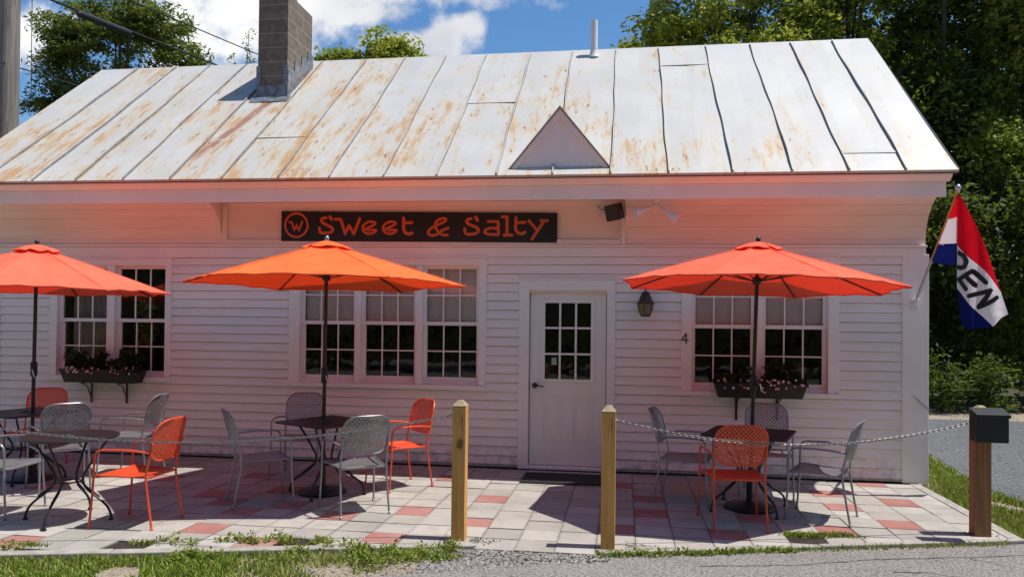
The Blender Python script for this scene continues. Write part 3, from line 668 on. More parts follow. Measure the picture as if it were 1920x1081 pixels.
# ------------------------------------------------------------------ sign, lights and small things on the wall
LET = [(0.0268, [(-3.917, 2.883), (-3.92, 2.85), (-3.931, 2.819), (-3.948, 2.791), (-3.971, 2.768), (-3.999, 2.751), (-4.03, 2.74), (-4.063, 2.736), (-4.096, 2.74), (-4.128, 2.751), (-4.156, 2.769), (-4.18, 2.793), (-4.198, 2.821), (-4.21, 2.852), (-4.214, 2.885), (-4.211, 2.918), (-4.2, 2.949), (-4.183, 2.977), (-4.16, 3.001), (-4.132, 3.018), (-4.101, 3.029), (-4.068, 3.032), (-4.035, 3.028), (-4.003, 3.017), (-3.975, 2.999), (-3.951, 2.975), (-3.933, 2.947), (-3.922, 2.916), (-3.917, 2.883)]), (0.0233, [(-4.165, 2.927), (-4.127, 2.922), (-4.092, 2.824), (-4.062, 2.887), (-4.031, 2.819), (-3.988, 2.93)]), (0.0412, [(-3.63, 2.985), (-3.609, 2.954)]), (0.0376, [(-3.68, 2.974), (-3.723, 2.969), (-3.743, 2.947), (-3.732, 2.918), (-3.681, 2.889), (-3.615, 2.861), (-3.584, 2.825), (-3.604, 2.793), (-3.669, 2.782), (-3.755, 2.785), (-3.763, 2.846)]), (0.0376, [(-3.559, 2.955), (-3.49, 2.951), (-3.427, 2.773), (-3.379, 2.876), (-3.317, 2.77), (-3.245, 2.957)]), (0.0322, [(-3.183, 2.822), (-3.07, 2.876), (-3.032, 2.9), (-3.078, 2.922), (-3.14, 2.919), (-3.199, 2.875), (-3.208, 2.827), (-3.168, 2.777), (-3.098, 2.769), (-3.049, 2.792), (-3.024, 2.821), (-3.133, 2.815)]), (0.0322, [(-2.923, 2.82), (-2.811, 2.874), (-2.774, 2.898), (-2.819, 2.919), (-2.88, 2.916), (-2.939, 2.873), (-2.948, 2.825), (-2.908, 2.775), (-2.839, 2.767), (-2.79, 2.79), (-2.766, 2.819), (-2.874, 2.813)]), (0.0394, [(-2.686, 2.961), (-2.684, 2.823), (-2.659, 2.775), (-2.61, 2.763), (-2.579, 2.779)]), (0.0376, [(-2.675, 2.901), (-2.582, 2.903)]), (0.0322, [(-2.133, 2.748), (-2.224, 2.755), (-2.272, 2.82), (-2.294, 2.877), (-2.265, 2.933), (-2.188, 2.956), (-2.15, 2.944), (-2.168, 2.909), (-2.284, 2.867), (-2.366, 2.816), (-2.38, 2.773), (-2.34, 2.743), (-2.273, 2.749), (-2.206, 2.808), (-2.127, 2.833)]), (0.0412, [(-1.79, 2.962), (-1.768, 2.927)]), (0.0376, [(-1.845, 2.945), (-1.882, 2.939), (-1.904, 2.916), (-1.891, 2.89), (-1.846, 2.866), (-1.774, 2.84), (-1.747, 2.805), (-1.769, 2.769), (-1.835, 2.756), (-1.912, 2.758), (-1.922, 2.822)]), (0.034, [(-1.637, 2.909), (-1.514, 2.908), (-1.509, 2.749)]), (0.034, [(-1.518, 2.824), (-1.603, 2.832), (-1.669, 2.808), (-1.678, 2.776), (-1.631, 2.754), (-1.517, 2.751)]), (0.0376, [(-1.465, 2.963), (-1.406, 2.961), (-1.406, 2.748)]), (0.0376, [(-1.441, 2.744), (-1.347, 2.743)]), (0.0376, [(-1.298, 2.952), (-1.301, 2.808), (-1.272, 2.768), (-1.225, 2.756), (-1.19, 2.776)]), (0.0358, [(-1.292, 2.891), (-1.189, 2.895)]), (0.0358, [(-1.143, 2.914), (-1.044, 2.801)]), (0.0358, [(-0.966, 2.898), (-1.103, 2.695)]), (0.0322, [(-0.998, 2.914), (-0.919, 2.913)])]
def strokes(mb, items, yf, th, smooth_it=True):
    layer = 0
    for wd, pts in items:
        layer += 1; p = pts
        if smooth_it and len(p) > 6:
            for _ in range(2):
                q = [p[0]]
                for a, b in zip(p, p[1:]): q += [(a[0] * .75 + b[0] * .25, a[1] * .75 + b[1] * .25), (a[0] * .25 + b[0] * .75, a[1] * .25 + b[1] * .75)]
                p = q + [p[-1]]
        y = lambda x, z: yf(x, z) - th - .0003 * layer
        h = wd / 2
        for (x0, z0), (x1, z1) in zip(p, p[1:]):
            l = math.hypot(x1 - x0, z1 - z0)
            if l < 1e-6: continue
            nx, nz = -(z1 - z0) / l * h, (x1 - x0) / l * h
            c = [(x0 + nx, z0 + nz), (x0 - nx, z0 - nz), (x1 - nx, z1 - nz), (x1 + nx, z1 + nz)]
            layer_y = [y(*q) for q in c]
            mb.add([(q[0], yy, q[1]) for q, yy in zip(c, layer_y)], [(0, 1, 2, 3)]); layer += .06
        for k, (x, z) in enumerate(p):
            if smooth_it or k in (0, len(p) - 1) or True:
                n = 12; vs = [(x + h * math.cos(2 * math.pi * j / n), y(x, z) - .0001 - .00002 * k, z + h * math.sin(2 * math.pi * j / n)) for j in range(n)]
                mb.add(vs, [tuple(range(n))[::-1]])
sg = thing('shop_sign', 'long black board above the windows lettered in orange', 'sign', (-2.54, -.05, 2.68))
def rel(o, p):                                       # child built in world coordinates, moved under its thing
    o.data.transform(Matrix.Translation(-Vector(p.location))); return o
mb = MB(); mb.add([(-4.267, -.052, 2.687), (-.806, -.052, 2.649), (-.804, -.052, 3.004), (-4.267, -.052, 3.062), (-4.267, -.0135, 2.687), (-.806, -.0135, 2.649), (-.804, -.0135, 3.004), (-4.267, -.0135, 3.062)],
                  [(0, 1, 2, 3), (0, 4, 5, 1), (1, 5, 6, 2), (2, 6, 7, 3), (3, 7, 4, 0), (7, 6, 5, 4)]); rel(obj('sign_board', mb, MT['signblack'], sg), sg)
mb = MB(); strokes(mb, LET[:2], lambda x, z: -.052, .003); rel(obj('emblem', mb, MT['signred'], sg), sg)
for a_, b_ in ((2, 4), (4, 5), (5, 6), (6, 7), (7, 9), (9, 10), (10, 12), (12, 14), (14, 16), (16, 18), (18, 21)):
    mb = MB(); strokes(mb, LET[a_:b_], lambda x, z: -.052, .003); rel(obj('letter', mb, MT['signred'], sg), sg)
mb = MB(); strokes(mb, [(.014, [(.703, 1.478), (.703, 1.592)]), (.013, [(.703, 1.590), (.652, 1.520)]), (.013, [(.652, 1.517), (.728, 1.517)])], lambda x, z: -.048, .004, False)
tag(obj('house_number', mb, MT['black']), 'black number 4 on the white window trim', 'number')
# lantern
ln = thing('wall_lantern', 'dark bronze wall lantern with smoked glass beside the door', 'lantern', (.235, -.03, 1.95))
mb = MB(); mb.box(.17, .30, -.034, -.012, 1.80, 2.02); rel(bevel(obj('wall_plate', mb, MT['white'], ln), .003), ln)
lc = (.235, -.16, 0)
mb = MB(); mb.tube([(.235, -.03, 2.06), (.235, -.10, 2.12), (.235, -.16, 2.115), (.235, -.16, 2.06)], .009, 8); rel(obj('arm', mb, MT['bronze'], ln, True), ln)
mb = MB(); mb.lathe([(.098, 1.925), (.10, 1.935), (.092, 1.945), (.08, 1.96), (.058, 2.02), (.04, 2.045), (.052, 2.05), (.05, 2.06), (.012, 2.075)], lc, 24); rel(obj('lamp_shade', mb, MT['bronze'], ln, True), ln)
mb = MB(); mb.lathe([(.052, 1.795), (.075, 1.845), (.086, 1.89), (.09, 1.925)], lc, 24); rel(obj('lamp_glass', mb, MT['lampglass'], ln, True), ln)
mb = MB(); mb.lathe([(.045, 1.78), (.056, 1.787), (.056, 1.797)], lc, 20)
for k in range(6):
    a = k * math.pi / 3 + .3; mb.tube([(lc[0] + r_ * math.cos(a), lc[1] + r_ * math.sin(a), z) for r_, z in ((.055, 1.795), (.078, 1.845), (.089, 1.89), (.093, 1.93))], .005, 6)
rel(obj('cage', mb, MT['bronze'], ln, True), ln)
# twin flood light
fl = thing('flood_light', 'white twin flood light under the eave beside the speaker', 'light', (.345, -.30, 3.09))
mb = MB(); mb.tube([(.345, -.30, 3.115), (.345, -.315, 3.075), (.345, -.33, 3.055)], [.05, .05, .035], 18); rel(obj('light_base', mb, MT['pvc'], fl, True), fl)
for pts, rr in (([(.345, -.33, 3.05), (.30, -.36, 3.02), (.265, -.38, 3.0)], 0), ([(.345, -.33, 3.05), (.385, -.36, 3.01), (.41, -.38, 2.985)], 0)):
    mb = MB(); mb.tube(pts, .011, 8); rel(obj('arm', mb, MT['pvc'], fl, True), fl)
for a, b in (((.28, -.375, 3.005), (.10, -.44, 2.935)), ((.40, -.375, 2.99), (.555, -.44, 2.865))):
    a, b = Vector(a), Vector(b); mb = MB()
    mb.tube([a, a.lerp(b, .3), a.lerp(b, .6), a.lerp(b, .97), b], [.022, .026, .036, .066, .066], 18); rel(obj('lamp_shade', mb, MT['pvc'], fl, True), fl)
sp_ = thing('speaker', 'small black speaker tilted down at the end of the sign bay', 'speaker', (-.13, -.22, 2.98))
mb = MB(); mb.box(-.085, .085, -.09, .09, -.09, .09); o = bevel(obj('speaker_case', mb, MT['blackbox'], sp_), .008); o.rotation_euler = (R(14), R(-8), R(-18))
mb = MB(); mb.box(-.07, .07, -.096, -.091, -.075, .075); g2 = obj('grille', mb, MT['black'], o)
mb = MB(); mb.tube([(.0, .09, .02), (.03, .16, .03), (.05, .205, .03)], .012, 8); obj('bracket', mb, MT['black'], sp_, True); mb = MB(); mb.tube([(-.08, .08, .02), (-.16, .15, .06), (-.2, .19, .11)], .004, 6); obj('cable', mb, MT['black'], sp_, True)

# ------------------------------------------------------------------ flag on its pole
fp = thing('flag_pole', 'short wooden flag pole angled out from the corner board', 'pole', (3.18, -.045, 1.95))
P0, P1 = Vector((3.18, -.06, 1.955)), Vector((3.36, -.72, 3.085))
mb = MB(); mb.tube([P0, P0.lerp(P1, .42)], .0135, 12); mb.tube([P0.lerp(P1, .42), P1], .0115, 12); rel(obj('pole', mb, MT['post'], fp, True), fp)
mb = MB(); mb.tube([P0 - (P1 - P0) * .03, P0.lerp(P1, .40), P0.lerp(P1, .41)], [.0155, .0145, .017], 12); rel(obj('pole_sleeve', mb, MT['steel'], fp, True), fp)
mb = MB(); mb.lathe([(.004, -.034), (.02, -.03), (.03, -.012), (.032, .004), (.024, .022), (.008, .034)], tuple(P1 + Vector((0, 0, .035))), 20); mb.tube([P1 - (P1 - P0) * .01, P1 + Vector((0, 0, .012))], [.02, .018], 12); rel(obj('finial', mb, MT['steel'], fp, True), fp)
mb = MB(); mb.box(3.145, 3.215, -.056, -.0425, 1.88, 2.0); mb.tube([(3.18, -.05, 1.93), P0.lerp(P1, .05)], .022, 12); rel(bevel(obj('bracket', mb, MT['pvc'], fp), .004), fp)
fg = thing('open_flag', 'red white and navy flag lettered in black, folded over its pole', 'flag', tuple(P1))
def fy(x, z):                                        # gentle folds away from the vertical fold line
    u = max(0, (x - 3.35)) / .5
    return -.72 + .10 * u + .05 * math.sin(u * 7.5 + (z - 2) * 2.2) * min(1, u * 3)
def pole(t): return P0.lerp(P1, t)
rows = [(.97, 3.04), (.77, 2.82), (.55, 2.55), (.40, 2.335)]
parts_ = {'red': MB(), 'white': MB(), 'blue': MB()}; back_ = {'red': MB(), 'white': MB(), 'blue': MB()}
for (ta, za), (tb, zb), key in zip(rows, rows[1:], ('red', 'white', 'blue')):
    q = back_[key]; n = 8
    for i in range(n):
        for j in range(5):
            def pt(a, b):
                t_ = ta + (tb - ta) * b; zF = za + (zb - za) * b; A = pole(t_); F = Vector((3.352, -.72, zF)); p = A.lerp(F, a); p.y += .02 * math.sin(a * math.pi); p.z += -.02 * math.sin(a * math.pi) * b * (1 if key != 'red' else .5); return p
            q.quad(pt(i / n, j / 5), pt(i / n, (j + 1) / 5), pt((i + 1) / n, (j + 1) / 5), pt((i + 1) / n, j / 5))
def patch(q, tl, tr, br, bl, n=12):
    def pt(a, b):
        x = (tl[0] * (1 - a) + tr[0] * a) * (1 - b) + (bl[0] * (1 - a) + br[0] * a) * b
        z = (tl[1] * (1 - a) + tr[1] * a) * (1 - b) + (bl[1] * (1 - a) + br[1] * a) * b
        return (x, fy(x, z), z)
    for i in range(n):
        for j in range(n): q.quad(pt(i / n, j / n), pt(i / n, (j + 1) / n), pt((i + 1) / n, (j + 1) / n), pt((i + 1) / n, j / n))
patch(parts_['red'], (3.353, 3.04), (3.40, 3.022), (3.83, 2.059), (3.352, 2.533))
patch(parts_['white'], (3.352, 2.533), (3.83, 2.059), (3.70, 1.704), (3.352, 2.093))
patch(parts_['white'], (3.83, 2.059), (3.91, 1.834), (3.80, 1.785), (3.70, 1.704), 8)
patch(parts_['blue'], (3.352, 2.093), (3.70, 1.704), (3.50, 1.668), (3.40, 1.73))
patch(parts_['blue'], (3.352, 2.093), (3.40, 1.73), (3.385, 1.80), (3.365, 2.0), 4)
for key, nm, mt in (('red', 'red_stripe', 'flagred'), ('white', 'white_stripe', 'flagwhite'), ('blue', 'navy_stripe', 'navy')): rel(obj(nm, parts_[key], MT[mt], fg, True), fg); rel(obj(nm, back_[key], MT[mt], fg, True), fg)
mb = MB()
def dense(p, k=6):
    out = []
    for a, b in zip(p, p[1:]): out += [(a[0] + (b[0] - a[0]) * i / k, a[1] + (b[1] - a[1]) * i / k) for i in range(k)]
    return out + [p[-1]]
FL = [(.048, [(3.372, 2.452), (3.425, 2.425), (3.456, 2.368), (3.438, 2.315), (3.392, 2.298), (3.366, 2.306)])] + [(.046, dense(p)) for p in
      ([(3.515, 2.27), (3.372, 2.18)], [(3.515, 2.27), (3.625, 2.15)], [(3.444, 2.224), (3.543, 2.12)], [(3.372, 2.18), (3.453, 2.085)], [(3.49, 2.015), (3.675, 2.07), (3.575, 1.90), (3.755, 2.0)])]
for a_, b_ in ((0, 1), (1, 5), (5, 6)): mb = MB(); strokes(mb, FL[a_:b_], fy, .006, False); rel(obj('letter', mb, MT['blackbox'], fg), fg)

# ------------------------------------------------------------------ leaves
def leaves(name, centers, radii, per, size, mat, parent, seed, flat=.7, wid=.5, droop=.3):
    rg = np.random.default_rng(seed); K = len(centers); n = K * per
    c = np.repeat(np.asarray(centers, float), per, 0); rr = np.repeat(np.asarray(radii, float), per)[:, None]
    d = rg.normal(size=(n, 3)); d /= np.linalg.norm(d, axis=1)[:, None]
    p = c + d * rr * (rg.random((n, 1)) ** .6) * np.array([1, 1, flat])
    a = rg.normal(size=(n, 3)) + d * .6; a[:, 2] = a[:, 2] * .6 - droop; a /= np.linalg.norm(a, axis=1)[:, None]
    b = np.cross(a, rg.normal(size=(n, 3)) * .7 + np.array([0, 0, 1.])); b /= np.linalg.norm(b, axis=1)[:, None] + 1e-9
    nn = np.cross(a, b)
    l = size * (.6 + .8 * rg.random((n, 1))); wd = l * wid * .5
    v = np.empty((n, 4, 3)); v[:, 0] = p; v[:, 1] = p + a * l * .45 + b * wd + nn * l * .06; v[:, 2] = p + a * l - nn * l * .05; v[:, 3] = p + a * l * .45 - b * wd + nn * l * .06
    me = bpy.data.meshes.new(name); me.vertices.add(n * 4); me.vertices.foreach_set('co', v.ravel())
    me.loops.add(n * 4); me.loops.foreach_set('vertex_index', np.arange(n * 4)); me.polygons.add(n); me.polygons.foreach_set('loop_start', np.arange(0, n * 4, 4))
    me.update(calc_edges=True); me.materials.append(mat)
    o = bpy.data.objects.new(name, me); C.objects.link(o); o.parent = parent; return o
def tree(name, label, base, blobs, K, per, size, mat, seed, group=None, cr=.45, flat=.7, droop=.3, trunk=.16, cat='tree', wid=.5, shell=(.45, 1.0)):
    rg = np.random.default_rng(seed); bx, by = base
    t = thing(name, label, cat, (bx, by, -.16), 0, group)
    wts = np.array([b[3] * b[5] for b in blobs]); wts = wts / wts.sum(); cs = []
    for _ in range(K):
        x, y, z, rx, ry, rz_ = blobs[rg.choice(len(blobs), p=wts)]
        d = rg.normal(size=3); d /= np.linalg.norm(d); s = shell[0] + (shell[1] - shell[0]) * rg.random()
        cs.append((x - bx + d[0] * rx * s, y - by + d[1] * ry * s, z + .16 + d[2] * rz_ * s))
    rad = cr * (.6 + .8 * rg.random(K))
    leaves('crown', cs, rad, per, size, mat, t, seed + 1, flat, wid, droop)
    mb = MB(); zt = max(b[2] for b in blobs); cxm = sum(b[0] for b in blobs) / len(blobs) - bx; cym = sum(b[1] for b in blobs) / len(blobs) - by
    tp = [(0, 0, 0), (cxm * .15, cym * .1, zt * .3), (cxm * .5, cym * .5, zt * .62), (cxm, cym, zt)]
    mb.tube(tp, [trunk, trunk * .8, trunk * .5, trunk * .15], 8)
    for k in range(min(16, K)):
        q = Vector(cs[k]); s = .35 + .4 * rg.random(); st = Vector(tp[1]).lerp(Vector(tp[3]), s * .8)
        mid = st.lerp(q, .5) + Vector((0, 0, .25)); mb.tube([st, mid, q], [trunk * .35, trunk * .2, trunk * .06], 6)
    obj('trunk', mb, MT['bark'], t); return t
TG = 'tall trees beyond the gravel lot'
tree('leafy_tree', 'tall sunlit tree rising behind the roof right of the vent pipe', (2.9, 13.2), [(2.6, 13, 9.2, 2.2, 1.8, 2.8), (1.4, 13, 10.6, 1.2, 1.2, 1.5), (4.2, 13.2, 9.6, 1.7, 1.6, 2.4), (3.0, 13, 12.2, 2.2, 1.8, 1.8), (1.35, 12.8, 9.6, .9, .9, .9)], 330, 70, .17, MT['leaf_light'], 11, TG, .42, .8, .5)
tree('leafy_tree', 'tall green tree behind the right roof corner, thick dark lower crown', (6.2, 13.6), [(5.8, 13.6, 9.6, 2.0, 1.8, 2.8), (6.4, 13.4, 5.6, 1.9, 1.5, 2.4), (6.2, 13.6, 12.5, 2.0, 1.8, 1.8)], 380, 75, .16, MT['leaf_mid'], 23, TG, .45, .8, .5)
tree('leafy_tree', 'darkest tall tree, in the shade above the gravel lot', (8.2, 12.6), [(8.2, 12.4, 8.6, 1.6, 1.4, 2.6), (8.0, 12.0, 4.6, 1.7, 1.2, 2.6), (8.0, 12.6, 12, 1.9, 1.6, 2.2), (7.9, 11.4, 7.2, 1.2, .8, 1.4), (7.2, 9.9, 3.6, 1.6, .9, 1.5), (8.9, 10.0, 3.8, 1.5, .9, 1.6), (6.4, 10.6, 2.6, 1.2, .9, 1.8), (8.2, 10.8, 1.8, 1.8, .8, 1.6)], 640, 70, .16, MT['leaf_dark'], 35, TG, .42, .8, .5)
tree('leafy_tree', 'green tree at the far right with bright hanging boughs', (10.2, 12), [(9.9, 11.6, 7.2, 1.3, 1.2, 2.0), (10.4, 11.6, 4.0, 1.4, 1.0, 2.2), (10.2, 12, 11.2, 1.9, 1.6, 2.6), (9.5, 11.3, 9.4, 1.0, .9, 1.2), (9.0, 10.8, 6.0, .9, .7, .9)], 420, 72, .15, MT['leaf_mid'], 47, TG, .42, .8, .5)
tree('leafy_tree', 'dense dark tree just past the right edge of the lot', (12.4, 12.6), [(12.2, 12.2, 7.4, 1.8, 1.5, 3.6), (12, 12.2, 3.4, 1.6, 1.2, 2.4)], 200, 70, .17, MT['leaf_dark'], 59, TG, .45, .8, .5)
SG = 'shrubs along the back of the gravel lot'
for k, (x, y, h, wd, lb) in enumerate(((6.0, 8.7, .9, .7, 'dark low shrub nearest the corner of the building'), (6.75, 8.5, 1.2, .5, 'leafy green shrub under the flag, behind the gravel lot'), (7.7, 8.6, 1.05, .45, 'small green shrub behind the mailbox post'), (9.0, 8.9, 1.2, .7, 'dark leafy shrub at the far right behind the lot'))):
    tree('shrub', lb, (x, y), [(x, y, h * .48, wd, .6, h * .52)], 36, 36, .10, MT['leaf_dark'], 100 + 7 * k, SG, .28, 1.0, .1, .03, 'shrub')  # dark leaf colour stands in for shade under the trees
tree('locust_tree', 'big tree with feathery layered boughs behind the utility pole', (-15.2, 12.4), [(-17.1, 12.2, 10.2, 1.3, 1.2, 1.5), (-15.6, 12.2, 10.7, 1.7, 1.3, 1.3), (-14.2, 12.2, 10.5, 1.4, 1.2, 1.2), (-13.0, 12.2, 9.5, .9, .8, .7), (-17.4, 12.2, 8.2, 1.2, 1, .9), (-15.8, 12.2, 8.8, 1.5, 1, .7), (-14.4, 12.2, 9.0, 1.2, .9, .6)], 430, 66, .15, MT['leaf_ash'], 71, None, .36, .42, .35, .18, wid=.36, shell=(.2, 1.0))
tree('leafy_tree', 'low dark tree under the feathery one beside the utility pole', (-17.2, 13.6), [(-17.0, 13.4, 6.6, 1.9, 1.4, 1.3), (-15.4, 13.6, 7.2, 1.2, 1, .8)], 150, 60, .15, MT['leaf_dark'], 77, None, .42, .6, .3)
tree('leafy_tree', 'dark tree top just right of the chimney above the ridge', (-9.1, 15.2), [(-9.2, 15, 10.3, .75, .7, .5), (-10.0, 15, 10.2, .5, .6, .55), (-8.8, 15, 9.9, .9, .8, .6)], 80, 40, .17, MT['leaf_mid'], 81, None, .28, .6, .2, .1)
tree('leafy_tree', 'yellow green tree top left of the bright cloud above the ridge', (-7.4, 15.2), [(-7.9, 15, 10.65, .6, .7, .65), (-7.2, 15, 10.5, .55, .7, .55), (-7.5, 15, 9.9, 1.1, .8, .8)], 120, 48, .17, MT['leaf_light'], 87, None, .30, .6, .2, .1)
tree('leafy_tree', 'small dark tree top over the ridge beside the vent pipe', (.2, 15), [(.1, 15, 10.1, .7, .6, .5), (-.4, 15, 9.95, .4, .5, .35), (.4, 15, 9.5, 1, .6, .5)], 80, 48, .17, MT['leaf_mid'], 91, None, .26, .6, .2, .1)
# bare sapling tops left of the chimney
sap = thing('sapling', 'thin sparse sapling top showing left of the chimney', 'tree', (-11.6, 13, -.16))
mb = MB(); cs = []
for (x, h, dx) in ((-.35, 10.1, -.1), (.05, 10.0, .05), (-.05, 10.9, .1), (.35, 9.7, .12), (.7, 10.2, .1), (.85, 9.8, .2)):
    mb.tube([(0, 0, 0), (x * .3, 0, 5), (x * .8, 0, h * .85), (x + dx, 0, h)], [.06, .05, .02, .006], 6)
    for k in range(16): s = k / 15; cs.append((x * (.8 + .2 * s) + dx * s + rnd.uniform(-.08, .08), rnd.uniform(-.1, .1), h * (.86 + .14 * s)))
obj('trunk', mb, MT['bark'], sap); leaves('crown', cs, [.13] * len(cs), 8, .10, MT['leaf_mid'], sap, 5)
# far wood behind everything, one mass
rg = np.random.default_rng(3); cs = []; 
for k in range(700):
    x = rg.uniform(-2, 30); cs.append((x, rg.uniform(17.5, 20), rg.uniform(0, 12.2 - 2.6 * max(0, 2.6 - x))))
cs = [c for c in cs if c[2] > 0]
fo = leaves('far_wood', cs, [1.2] * len(cs), 60, .50, MT['leaf_dark'], None, 9, .9); fo['kind'] = 'stuff'
fo2 = leaves('sky_blocking_woods', [(rg.uniform(-34, 34), rg.uniform(-23, -18.5), rg.uniform(0, 12)) for _ in range(520)], [1.5] * 520, 70, .36, MT['leaf_dark'], None, 12, .9); fo2['kind'] = 'stuff'  # unseen woods added across the road to cut sky light on the facade
mb = MB()
for i in range(24):
    xa, xb = -72 + 6 * i, -66 + 6 * i; ha, hb = (15 + 2 * math.sin(x * .21) + 1.5 * math.sin(x * .57) for x in (xa, xb))
    mb.quad((xa, -27, -.06), (xb, -27, -.06), (xb, -34, hb), (xa, -34, ha)); mb.quad((xa, -34, ha), (xb, -34, hb), (xb, -80, hb + 4), (xa, -80, ha + 4))
obj('added_dark_hill', mb, MT['forest'], kind='structure')  # unseen slope added behind the woods to keep pane reflections dark

# ------------------------------------------------------------------ grass, weeds, pebbles
def blades(name, pts, hmin, hmax, mat, seed, wd=.006, lean=.5):
    rg = np.random.default_rng(seed); p = np.asarray(pts, float); n = len(p)
    h = (hmin + (hmax - hmin) * rg.random((n, 1)) ** 1.5); a = rg.random(n) * 6.283; dirv = np.stack([np.cos(a), np.sin(a), 0 * a], 1); side = np.stack([-np.sin(a), np.cos(a), 0 * a], 1)
    l = lean * rg.random((n, 1)); upv = np.array([0, 0, 1.])
    m1 = p + upv * h * .55 + dirv * h * l * .35; tp = p + upv * h * (1 - .25 * l) + dirv * h * l
    v = np.stack([p - side * wd, p + side * wd, m1 + side * wd * .8, tp, m1 - side * wd * .8], 1)
    me = bpy.data.meshes.new(name); me.vertices.add(n * 5); me.vertices.foreach_set('co', v.ravel()); me.loops.add(n * 5); me.loops.foreach_set('vertex_index', np.arange(n * 5))
    me.polygons.add(n); me.polygons.foreach_set('loop_start', np.arange(0, n * 5, 5)); me.update(calc_edges=True); me.materials.append(mat)
    o = bpy.data.objects.new(name, me); C.objects.link(o); o['kind'] = 'stuff'; return o
rg = np.random.default_rng(21)
from mathutils import noise as mno
pts = []
while len(pts) < 22000:
    x = rg.uniform(-6.5, -1.15); y = rg.uniform(kl(x) - 1.0, kl(x) - .135)
    d = kl(x) - .12 - y; f = mno.noise(Vector((x * 2.2, y * 3.5, 3)))
    lim = .95 if x < -2.3 else .95 - (x + 2.3) * .55
    dn = (1 if d < .25 else .75) * (1.1 if x < -2.3 else .55)
    if d > lim * .75 or f < -.30 + d * .25: continue
    if rg.random() < dn * (.35 + max(0, f) * 1.6): pts.append((x, y, -.08))
blades('grass_verge', pts, .018, .068, MT['grass'], 1, .0048, .9)
pts = []
while len(pts) < 14000:
    x = rg.uniform(3.25, 4.5); y = rg.uniform(-2.2, 4.0)
    lim = 3.92 + .1 * max(0, y) + .12 * mno.noise(Vector((x, y * 2, 1)))
    if x > lim or (x < 3.42 and y > 0) or y < -2.17 + .29 * (x - 3.2): continue
    if mno.noise(Vector((x * 2, y * 2, 8))) < -.33: continue
    pts.append((x, y, -.08))
for _ in range(1500):
    x = rg.uniform(4.0, 6.5); y = -2.1 + .28 * (x - 3.3) + rg.uniform(.0, .6); pts.append((x, y, -.08))
blades('lawn', pts, .03, .10, MT['grass'], 2, .005, .7)
cs = []; rad = []
for _ in range(60):
    x = rg.uniform(-3.2, -1.3); 
    if mno.noise(Vector((x * 1.3, 0, 2))) < -.25: continue
    cs.append((x, kl(x) - .17 - rg.random() ** 2 * .30, -.06 + rg.random() * .025)); rad.append(.07)
for cx, cy, n, s in ((-2.95, -3.50, 9, .16), (-2.35, -3.42, 5, .1), (-1.33, -3.42, 6, .1), (-4.55, -3.98, 3, .1), (-3.35, -3.62, 5, .08), (-2.05, -3.5, 5, .1), (-2.62, -3.44, 8, .14)):
    for _ in range(n): cs.append((cx + rg.normal() * s, cy + rg.normal() * .035, -.055 + rg.random() * .04)); rad.append(.06)
for x in np.linspace(-.15, 1.3, 24): cs.append((x, kr(x) - .10 + rg.normal() * .015, -.062)); rad.append(.035 if x > .4 else .055)
w_ = leaves('weeds', cs, rad, 40, .032, MT['weed'], None, 31, .8, .5, -.5); w_['kind'] = 'stuff'
pts = []
for cx, cy, n, s in ((1.44, -2.50, 420, .07), (1.76, -2.44, 480, .085), (1.58, -2.47, 260, .06), (-4.43, -3.88, 260, .07), (-3.62, -3.68, 200, .07), (-2.60, -3.38, 160, .06)):
    pts += [(cx + rg.normal() * s, cy + rg.normal() * s * .4, G - .02) for _ in range(n)]
for x in np.linspace(-.1, 3.1, 700): pts.append((x + rg.normal() * .02, kr(x) - .085 + rg.normal() * .012 - (rg.random() < .25) * .03, -.07))
blades('weed_tufts', pts, .015, .065, MT['grass'], 4, .004, .9)
def pebbles(name, pts, smin, smax, seed):
    rg = np.random.default_rng(seed); mb = MB()
    base = [Vector(v).normalized() for v in ((1, 0, .2), (-.2, 1, .1), (-1, -.1, -.1), (.1, -1, .2), (.1, .1, 1), (0, 0, -1), (.7, .7, .3), (-.7, .6, .4))]
    fs = [(0, 6, 4), (6, 1, 4), (1, 7, 4), (7, 2, 4), (2, 3, 4), (3, 0, 4), (0, 5, 6), (6, 5, 1), (1, 5, 7), (7, 5, 2), (2, 5, 3), (3, 5, 0)]
    for x, y, z in pts:
        s = rg.uniform(smin, smax); rot = Matrix.Rotation(rg.uniform(0, 6.28), 3, 'Z'); sc = (rg.uniform(.7, 1.3), rg.uniform(.7, 1.3), rg.uniform(.45, .8))
        mb.add([tuple(rot @ Vector((b.x * sc[0] * s, b.y * sc[1] * s, b.z * sc[2] * s)) + Vector((x, y, z + s * .3))) for b in base], fs)
    return obj(name, mb, MT['stone'], kind='stuff')
pts = []
while len(pts) < 3800:
    x = rg.uniform(-1.45, -.1); y = rg.uniform(-4.05, -3.36)
    lo = -3.42 - .28 * (x + .15) * -1 if False else (-3.88 + .42 * (x + 1.35))
    hi = -3.365 if -1.12 < x < -.2 else (kl(x) - .13 if x <= -1.12 else kr(x) - .1)
    if y > hi or y < lo - .06 + .05 * mno.noise(Vector((x * 6, y * 6, 0))): continue
    pts.append((x, y, -.078 + .03 * max(0, 1 - (hi - y) / .18)))
pebbles('entry_gravel', pts, .006, .016, 5)
pts = [(rg.uniform(-2.7, -1.2), 0, -.08) for _ in range(500)]; pts = [(x, kl(x) - .18 - rg.random() * .62, z) for x, y, z in pts]
for x0, y0 in ((.02, -3.06), (-1.2, -3.16)): pts += [(x0 + abs(rg.normal()) * .12, y0 + rg.normal() * .035, G) for _ in range(60)]
pts += [(2.6 + rg.random() * .5, -2.18 + rg.normal() * .03, G) for _ in range(50)]
pebbles('loose_stones', pts, .004, .013, 6)
pts = []
